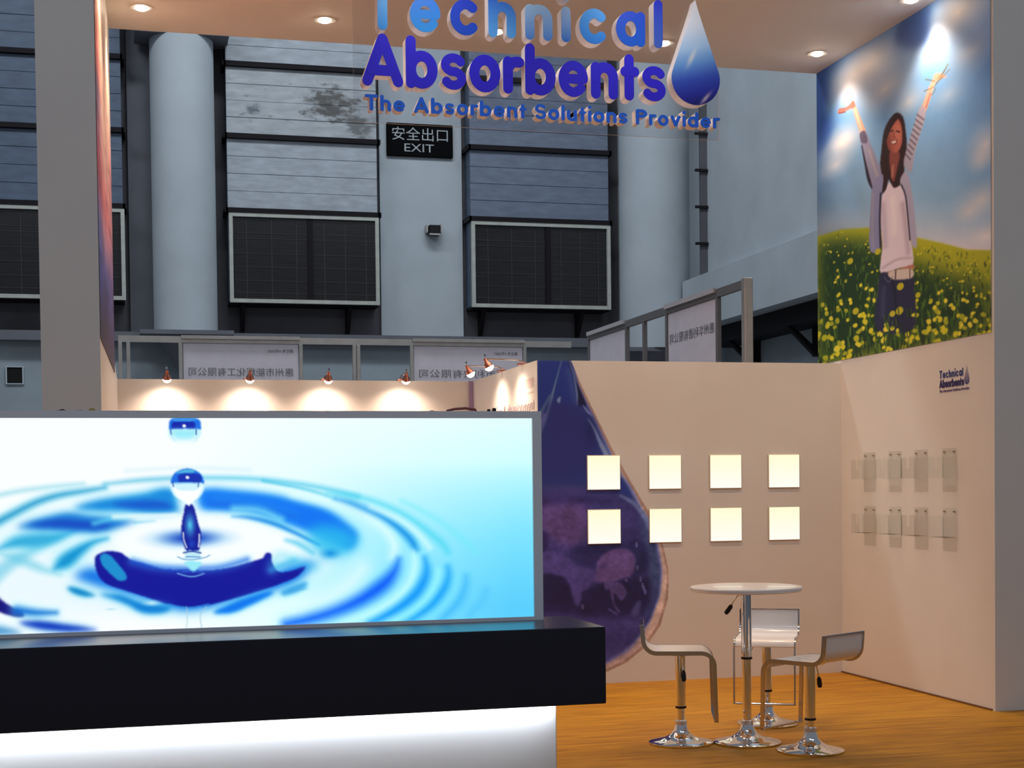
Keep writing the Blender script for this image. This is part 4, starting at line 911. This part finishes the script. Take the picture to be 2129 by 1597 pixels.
# the drop
def drop_outline(cx, zb, zt, r, n=64):
    zc = zb+r; H = zt-zc; out = []
    th = math.asin(min(r/H*.985, .99))
    for i in range(n+1):
        a = -math.pi/2 + (math.pi/2+th*.9)*i/n; out.append((r*math.cos(a), zc+r*math.sin(a)))
    e = out[-1]; m = 16
    for i in range(1, m+1):
        t = i/m; out.append((e[0]*(1-t)**1.12*(1+.10*t), e[1]+(zt-e[1])*t))
    return [(cx+x, z) for x, z in out] + [(cx-x, z) for x, z in out[::-1][1:-1]]
ol = drop_outline(3.378, 3.835, 4.475, .158)
dp = MB().prism([(x, z) for x, z in ol], 1, SY-.045, SY+.0395).build('drop_body', side_m, sg)
def drop_face():
    img_h, img_w = 200, 110; y, x = np.mgrid[0:img_h, 0:img_w]; t = (y+.5)/img_h; s = (x+.5)/img_w
    pos = [0, .25, .45, .60, .75, .9, 1]; cols = [(236, 226, 224), (226, 224, 230), (178, 206, 236), (110, 158, 220), (58, 84, 190), (40, 44, 160), (24, 24, 110)]
    q = t + (s-.5)*.12
    c = np.stack([np.interp(q, pos, [k[i] for k in cols]) for i in range(3)], -1)
    hl = np.exp(-(((s-.36)*.9+(t-.60))**2/.002 + ((s-.42)-(t-.55))**2/.03)); c += (np.array((240, 226, 222.))-c)*(.85*hl)[..., None]
    hl = np.exp(-(((s-.70)*.5+(t-.93))**2/.0006 + ((s-.70))**2/.012)); c += (np.array((220, 190, 196.))-c)*(.95*hl)[..., None]
    P = np.array(ol); X = P[:, 0].min()+s*(P[:, 0].max()-P[:, 0].min()); Z = P[:, 1].max()-t*(P[:, 1].max()-P[:, 1].min()); ins = np.zeros(X.shape, bool)
    for (ax, ay), (bx, by) in zip(P, np.roll(P, -1, 0)):
        if ay != by: ins ^= ((ay > Z) != (by > Z)) & (X < (bx-ax)*(Z-ay)/(by-ay)+ax)
    print_mesh('drop_face', c, (P[:, 0].min(), SY-.0465, P[:, 1].max()), (P[:, 0].max(), SY-.0465, P[:, 1].max()), (P[:, 0].min(), SY-.0465, P[:, 1].min()), mat_print('drop_ink', 0, .3), dp, keep=ins)
drop_face()
# small printed logo on the right wall (reads towards the booth front)
lg = thing('wall_logo', 'small printed company logo high on the right wall', 'logo', (XR, 8.95, 2.11))
lm1, lm2, lm3 = mat('logo_blue', rgb(50, 62, 130), .5), mat('logo_navy', rgb(40, 26, 96), .5), mat('logo_mauve', rgb(120, 104, 140), .5)
def flat_line(txt, parent, org, ux, xh, h, x0, x1, m, track=.14, name='lettering', single=False):
    b = MB()
    for c, st, place, sx in word(txt, org, ux, (0, 0, 1), xh, h, x0, x1, track):
        if single: b = MB()
        glyph_mesh(st, h, place, .0005, .0025, b, .0002)
        if single: b.build('letter', m, parent)
    if not single: b.build(name, m, parent)
flat_line('Technical', lg, (XR, 9.14, 2.218), (0, -1, 0), .040, .13, 0, .30, lm1, .20)
flat_line('Absorbents', lg, (XR, 9.14, 2.152), (0, -1, 0), .042, .15, 0, .31, lm2, .07)
flat_line('The Absorbent Solutions Provider', lg, (XR, 9.14, 2.122), (0, -1, 0), .013, .12, 0, .375, lm3, .14)
ol2 = drop_outline(0, 2.158, 2.285, .031, 20)
MB().prism([(9.14-.345-x, z) for x, z in ol2], 0, XR-.0025, XR-.0005).build('drop', mat_gradient('logo_drop', rgb(190, 180, 180), rgb(60, 60, 130)), lg)
# lettering on the side wall of the recess
wt = thing('wall_lettering', 'faint grey lettering on the pink lit recess side wall', 'lettering', (XS, 11.6, 1.86))
flat_line('innovation & development', wt, (XS, 12.35, 2.085), (0, -1, 0), .060, .10, 0, 1.66, mat('faint_lettering', (.46, .38, .42, 1), .6), .16, single=True)
MB().box(XS-.002, XS-.0005, 10.72, 10.98, 2.26, 2.33).build('note_block', mat('faint_note', (.60, .47, .45, 1), .6), wt)
MB().box(XS-.002, XS-.0005, 10.72, 10.94, 2.215, 2.228).build('note_rule', mat('faint_note', (.60, .47, .45, 1), .6), wt)

# ------------------------------------------------------------------ reception counter with light box
CX1 = 1.60
ct = thing('reception_counter', 'reception counter with a glossy black ledge over a white glowing base', 'counter', (.2, 5.2, 0))
MB().bevbox(-1.35, CX1+.015, 4.97, 5.44, .725, 1.0, .003).build('ledge', mat('black_gloss', (.002, .0015, .012, 1), .25, spec=.6), ct)
MB().box(-1.30, CX1-.13, 5.075, 5.095, .715, .725).build('light_strip', mat('led_strip', (1, 1, 1, 1), emit=(.86, .93, 1, 1), estr=24), ct)
MB().bevbox(-1.30, 1.475, 5.13, 5.44, 0, .725, .003).build('base', mat('white_gloss_base', (.86, .87, .90, 1), .35), ct)
lb = thing('light_box', 'wide backlit light box showing a blue water drop and ripples', 'light box', (.25, 5.38, 1.0))
fm = mat('grey_aluminium_frame', (.74, .77, .84, 1), .4, .1)
x0, x1, z0, z1, yf = -1.05, 1.483, 1.0, 1.785, 5.32
MB().box(x0, x1, yf, yf+.11, z1-.026, z1).box(x0, x1, yf, yf+.11, z0, z0+.013).box(x1-.035, x1, yf, yf+.11, z0+.013, z1-.026).box(x0, x0+.035, yf, yf+.11, z0+.013, z1-.026).build('frame', fm, lb)
MB().box(x0+.035, x1-.035, yf+.05, yf+.11, z0+.013, z1-.026).build('back_box', white_wall, lb)
print_mesh('lit_picture', art_water(), (-.958, yf+.012, z1-.025), (x1-.035, yf+.012, z1-.025), (-.958, yf+.012, z0+.012), mat_print('backlit_ink', 1.03), lb)

# ------------------------------------------------------------------ furniture
def arc(cx, cz, r, a0, a1, n=8):
    return [(cx+r*math.cos(math.radians(a0+(a1-a0)*i/n)), cz+r*math.sin(math.radians(a0+(a1-a0)*i/n))) for i in range(n+1)]
def base_parts(t, R, coll):
    MB().lathe([(R-.003, 0), (R, .004), (R, .010), (R-.012, .016), (R*.72, .024), (R*.48, .036), (R*.32, .055), (R*.22, .080), (.036, .105), (.034, .112)], n=48).build('base', chrome, t, smooth=True)
    MB().lathe([(.034, .108), (.036, .112), (.036, .132), (.030, .136)], n=24).build('collar', mat('brushed_collar', (.75, .75, .78, 1), .35, .9), t, smooth=True)
def make_stool(label, loc, ang, dz=0.0):
    t = thing('bar_stool', label, 'stool', loc, 'bar stools around the table', ang)
    base_parts(t, .188, .03)
    MB().lathe([(.0225, .12), (.0225, .24+dz)], n=24).build('post', chrome, t, smooth=True)
    MB().lathe([(.031, .205+dz), (.032, .207+dz), (.032, .216+dz), (.031, .218+dz)], n=24).build('gasket', black_plastic, t, smooth=True)
    MB().lathe([(.0295, .218+dz), (.0295, .52+dz)], n=24).build('sleeve', chrome, t, smooth=True)
    zs = .548+dz
    back = [(-.222, zs+.155), (-.218, zs+.10)] + arc(-.138, zs+.078, .078, 180, 270, 8)
    front = arc(.115, zs-.072, .072, 90, 0, 8)
    shell = back + [(-.05, zs), (.05, zs)] + front[:7]
    sh = MB().ribbon(shell, .011, -.178, .178).build('seat_shell', white_shell, t, smooth=True)
    path = back + [(-.05, zs), (.05, zs)] + front + [(.190, zs-.20), (.196, .155+dz)]
    path = [(x, z-.004) for x, z in path]
    for s in (-1, 1):
        MB().ribbon(path, .024, s*.184-.005, s*.184+.005).build('side_frame', chrome_brushed, t, smooth=True)
    MB().bevbox(.183, .208, -.189, .189, .150+dz, .160+dz, .002).build('footrest', chrome_brushed, t)
    MB().bevbox(-.235, -.210, -.189, .189, zs+.150, zs+.160, .002).build('top_rail', chrome_brushed, t)
    MB().prism([(-.095, zs-.006), (.095, zs-.006), (.05, zs-.032), (-.05, zs-.032)], 1, -.06, .06).build('seat_mount', chrome_brushed, t)
    lv = MB().tube([(0, -.02, zs-.035), (.01, -.075, zs-.040), (.012, -.095, zs-.085), (.014, -.105, zs-.12)], .0042, 8).build('lever', chrome, t, smooth=True)
    g = MB().tube([(.014, -.104, zs-.110), (.014, -.108, zs-.125), (.015, -.115, zs-.155), (.015, -.118, zs-.170), (.015, -.119, zs-.174)], [.006, .013, .0145, .012, .005], 10).build('lever_grip', black_plastic, lv, smooth=True)
    return t
make_stool('white bar stool seen side on, its back against the globe print', (3.054, 8.0, 0), math.atan2(-.33, .945))
make_stool('white bar stool behind the table, its seat facing the counter', (3.809, 8.47, 0), math.atan2(-.875, -.485))
make_stool('white bar stool showing the outside of its low backrest', (3.649, 7.535, 0), math.atan2(.871, -.489), -.03)

tb = thing('bar_table', 'round white bar table on a chrome pedestal', 'table', (3.421, 7.89, 0))
tb_w = dict(WLOC); WLOC[tb.name] = (0, 0, 0)
base_parts(tb, .195, .03)
MB().lathe([(.026, .12), (.026, .50)], n=24).build('post', chrome, tb, smooth=True)
MB().lathe([(.031, .488), (.0325, .490), (.0325, .500), (.031, .502)], n=24).build('gasket', black_plastic, tb, smooth=True)
MB().lathe([(.030, .502), (.030, .872)], n=24).build('sleeve', chrome, tb, smooth=True)
MB().lathe([(.05, .868), (.11, .880), (.11, .884)], n=24).build('mounting_plate', chrome, tb, smooth=True)
MB().lathe([(.312, .884), (.320, .889), (.322, .905), (.318, .911), (.312, .912)], n=64).build('tabletop', white_shell, tb, smooth=True)
lv = MB().tube([(-.03, -.02, .866), (-.07, -.03, .858), (-.10, -.035, .82), (-.112, -.037, .80)], .0045, 8).build('lever', chrome, tb, smooth=True)
MB().tube([(-.107, -.036, .81), (-.112, -.037, .80), (-.135, -.04, .772), (-.145, -.042, .762), (-.148, -.043, .759)], [.006, .013, .014, .012, .005], 10).build('lever_grip', black_plastic, lv, smooth=True)

# ------------------------------------------------------------------ lit square panels on the back wall
sq_m = mat_gradient('lit_panel_opal', (1.0, .975, .66, 1), (1.0, .985, .92, 1)); nt_ = sq_m.node_tree; b_ = nt_.nodes['Principled BSDF']
nt_.links.new(b_.inputs['Base Color'].links[0].from_socket, b_.inputs['Emission Color']); nt_.links.remove(b_.inputs['Base Color'].links[0])
b_.inputs['Base Color'].default_value = (.08, .08, .07, 1); b_.inputs['Emission Strength'].default_value = .97
rim_m = mat('panel_rim', (.55, .45, .32, 1), .5)
names = ('far left', 'second', 'third', 'last')
for r, zt in enumerate((1.736, 1.326)):
    for c, x in enumerate((3.309, 3.802, 4.300, 4.790)):
        where = ('on the drop print', 'just right of the drop print', 'third along from the drop print', 'next to the corner of the right wall')[c]
        t = thing('square_wall_lamp', 'glowing pale yellow square panel %s, %s row' % (where, ('upper', 'lower')[r]), 'wall lamp', (x+.132, YB, zt-.265), 'glowing square panels')
        MB().bevbox(x, x+.265, YB-.012, YB-.001, zt-.264, zt, .003).build('housing', rim_m, t)
        MB().box(x+.005, x+.260, YB-.016, YB-.0115, zt-.259, zt-.005).build('diffuser', sq_m, t)

# ------------------------------------------------------------------ clear brochure holders on the right wall
def holder(label, y, z):
    """y: far edge, z: top"""
    t = thing('brochure_holder', label, 'brochure holder', (XR, y-.09, z-.22), 'clear brochure holders')
    x = XR-.001; w = .185; th = .004
    bp = MB().box(x-th, x, y-w, y, z-.30, z).build('back_plate', clear, t)
    for yy in (y-.03, y-w+.03):
        MB().lathe([(.006, 0), (.006, .012)], n=10).build('fixing_screw', mat('screw', (.4, .36, .3, 1), .4, .8), bp, origin=(0, 0, 0)).matrix_local = Matrix.Translation(Vector((x-th-.010, yy, z-.025))-Vector(WLOC[t.name])) @ Matrix.Rotation(math.pi/2, 4, 'Y')
    d = .11
    MB().box(x-d, x-d+th, y-w, y-w*.62, z-.20, z-.05).box(x-d, x-d+th, y-w*.38, y, z-.20, z-.05).box(x-d, x-d+th, y-w*.62, y-w*.38, z-.20, z-.135).build('front_lip', clear, t)
    MB().box(x-d, x-th, y-w, y-w+th, z-.20, z-.06).build('side', clear, t)
    MB().box(x-d, x-th, y-th, y, z-.20, z-.06).build('side', clear, t)
    MB().box(x-d, x-th, y-w, y, z-.204, z-.20).build('shelf', clear, t)
for r, z in enumerate((1.735, 1.325)):
    for c, y in enumerate((10.235, 9.85, 9.48, 9.105)):
        holder('clear acrylic brochure holder %s of the %s row' % (('nearest the lit squares', 'second from the lit squares', 'third from the lit squares', 'below the small logo')[c], ('upper', 'lower')[r]), y, z)

# ------------------------------------------------------------------ ceiling downlights
bulb_m = mat('downlight_lens', (1, 1, 1, 1), emit=(1, .80, .58, 1), estr=60)
ring_m = mat('downlight_ring', (.85, .82, .78, 1), .3, .3)
dl0 = None
for r, (y, xs) in enumerate(((10.48, (.10, 1.36, 2.61, 3.91, 5.17)), (9.19, (.10, 1.36, 2.61, 3.91, 5.24)))):
    for c, x in enumerate(xs):
        where = ('at the left wall mural', 'second from the left wall', 'over the middle of the booth', 'second from the right wall', 'beside the woman mural')[c]
        lab = 'round recessed ceiling downlight %s, %s row' % (where, ('rear', 'front')[r])
        if dl0 is None:
            t = thing('ceiling_downlight', lab, 'downlight', (x, y, ZC), 'ceiling downlights')
            WLOC[t.name] = (0, 0, 0)
            MB().lathe([(.078, -.006), (.078, -.0005), (.055, -.0005), (.050, -.006)], n=32).build('trim_ring', ring_m, t, smooth=True)
            MB().lathe([(.004, -.022), (.026, -.019), (.042, -.011), (.050, -.002)], n=24).build('lens', bulb_m, t, smooth=True)
            dl0 = t
        else:
            t = copy_tree(dl0); t.location = (x, y, ZC); tag(t, lab, 'downlight', 'ceiling downlights')
        lamp('downlight_beam', 'SPOT', (x, y, ZC-.05), DOWN_W, WARM, (x, y, 0), spot_size=math.radians(112), spot_blend=1.0, shadow_soft_size=.07)

# ------------------------------------------------------------------ arm spotlights on the recess walls
red_metal = mat('coppery_lamp_metal', (.55, .22, .16, 1), .25, .9)
bulb2 = mat('spot_bulb', (1, 1, 1, 1), emit=(1, .86, .68, 1), estr=22)
def arm_spot(label, wx, wy, dirv, L):
    """clip on the wall top at (wx,wy), arm reaching out along dirv"""
    d = Vector(dirv).normalized(); p = Vector((wx, wy, ZL)); e = p + d*L + Vector((0, 0, .01))
    t = thing('arm_spotlight', label, 'spotlight', tuple(p), 'arm spotlights over the recess')
    sx, sy = (.02, .06) if abs(d.y) > .5 else (.06, .02)
    MB().bevbox(wx-sx-.01, wx+sx+.01, wy-sy, wy+sy, ZL, ZL+.015, .003).build('clamp', red_metal, t)
    MB().tube([p+Vector((0, 0, .015)), p+d*.06+Vector((0, 0, .04)), e+Vector((0, 0, .035))], .005, 8).build('arm', chrome, t)
    aim = (-d*.55 + Vector((0, 0, -1))).normalized()
    h = e + Vector((0, 0, .04))
    hd = MB().tube([h, h+aim*.03, h+aim*.05, h+aim*.075], [.012, .016, .030, .036], 16).build('lamp_head', red_metal, t, smooth=True)
    MB().tube([h+aim*.070, h+aim*.085, h+aim*.100, h+aim*.108], [.034, .035, .024, .008], 16).build('bulb', bulb2, hd, smooth=True)
    MB().tube([h+Vector((0, 0, .012)), h+Vector((0, 0, .03))], .009, 8).build('knob', chrome, t)
    q = h+aim*.115
    tgt = q + aim
    lamp('spot_beam', 'SPOT', tuple(q), SPOT_W, (1, .74, .57), tuple(tgt), spot_size=math.radians(128), spot_blend=.75, shadow_soft_size=.03)
for x, w in ((.27, 'at the left end of the recess wall'), (.95, 'second along the recess wall'), (1.61, 'third along the recess wall'), (2.28, 'fourth along the recess wall near the mauve post')):
    arm_spot('small copper arm spotlight %s' % w, x, YR+.03, (0, -1, 0), .33)
arm_spot('small copper arm spotlight on the recess side wall near the drop print', XS+.03, 11.05, (-1, 0, 0), .33)
arm_spot('small copper arm spotlight on the recess side wall near the mauve post', XS+.03, 11.70, (-1, 0, 0), .33)
# ------------------------------------------------------------------ odds and ends left on top of the light box
zt = 1.785
tag(MB().tube([(1.13, 5.37, zt+.004), (1.16, 5.36, zt+.010), (1.20, 5.36, zt+.013), (1.24, 5.37, zt+.008), (1.245, 5.38, zt+.004)], [.004, .005, .005, .005, .004], 8).build('red_strap', mat('red_rubber', (.22, .03, .02, 1), .5), smooth=True), 'short dark red strap lying on top of the light box', 'strap')
tag(MB().bevbox(1.285, 1.297, 5.36, 5.37, zt, zt+.010, .002).bevbox(1.305, 1.318, 5.355, 5.375, zt, zt+.014, .003).build('black_clip', black_plastic), 'tiny black clip on top of the light box', 'clip')
def scrap(x, w, h, m, name, label, cat):
    R = random.Random(int(x*1000)); b = MB(); n = 7
    top = [(x+(i/(n-1)-.5)*w, zt+h*R.uniform(.35, 1)*math.sin(math.pi*(i+.6)/(n+.2))) for i in range(n)]
    b.prism([(x-w/2, zt), (x+w/2, zt)] + top[::-1], 1, 5.36, 5.385); tag(b.build(name, m), label, cat)
scrap(-.142, .024, .017, mat('yellow_tape', (.36, .27, .05, 1), .6), 'yellow_tape', 'crumpled bit of yellow tape on top of the light box', 'tape')
scrap(-.245, .040, .007, black_plastic, 'cable_tie', 'flat black cable tie on top of the light box', 'cable tie')
scrap(-.185, .030, .008, mat('grey_scrap', (.35, .36, .40, 1), .6), 'paper_scrap', 'pale grey paper scrap beside the yellow tape on the light box', 'paper')
scrap(1.075, .016, .008, mat('pale_scrap', (.5, .42, .36, 1), .6), 'paper_scrap', 'small beige paper scrap beside the red strap on the light box', 'paper')
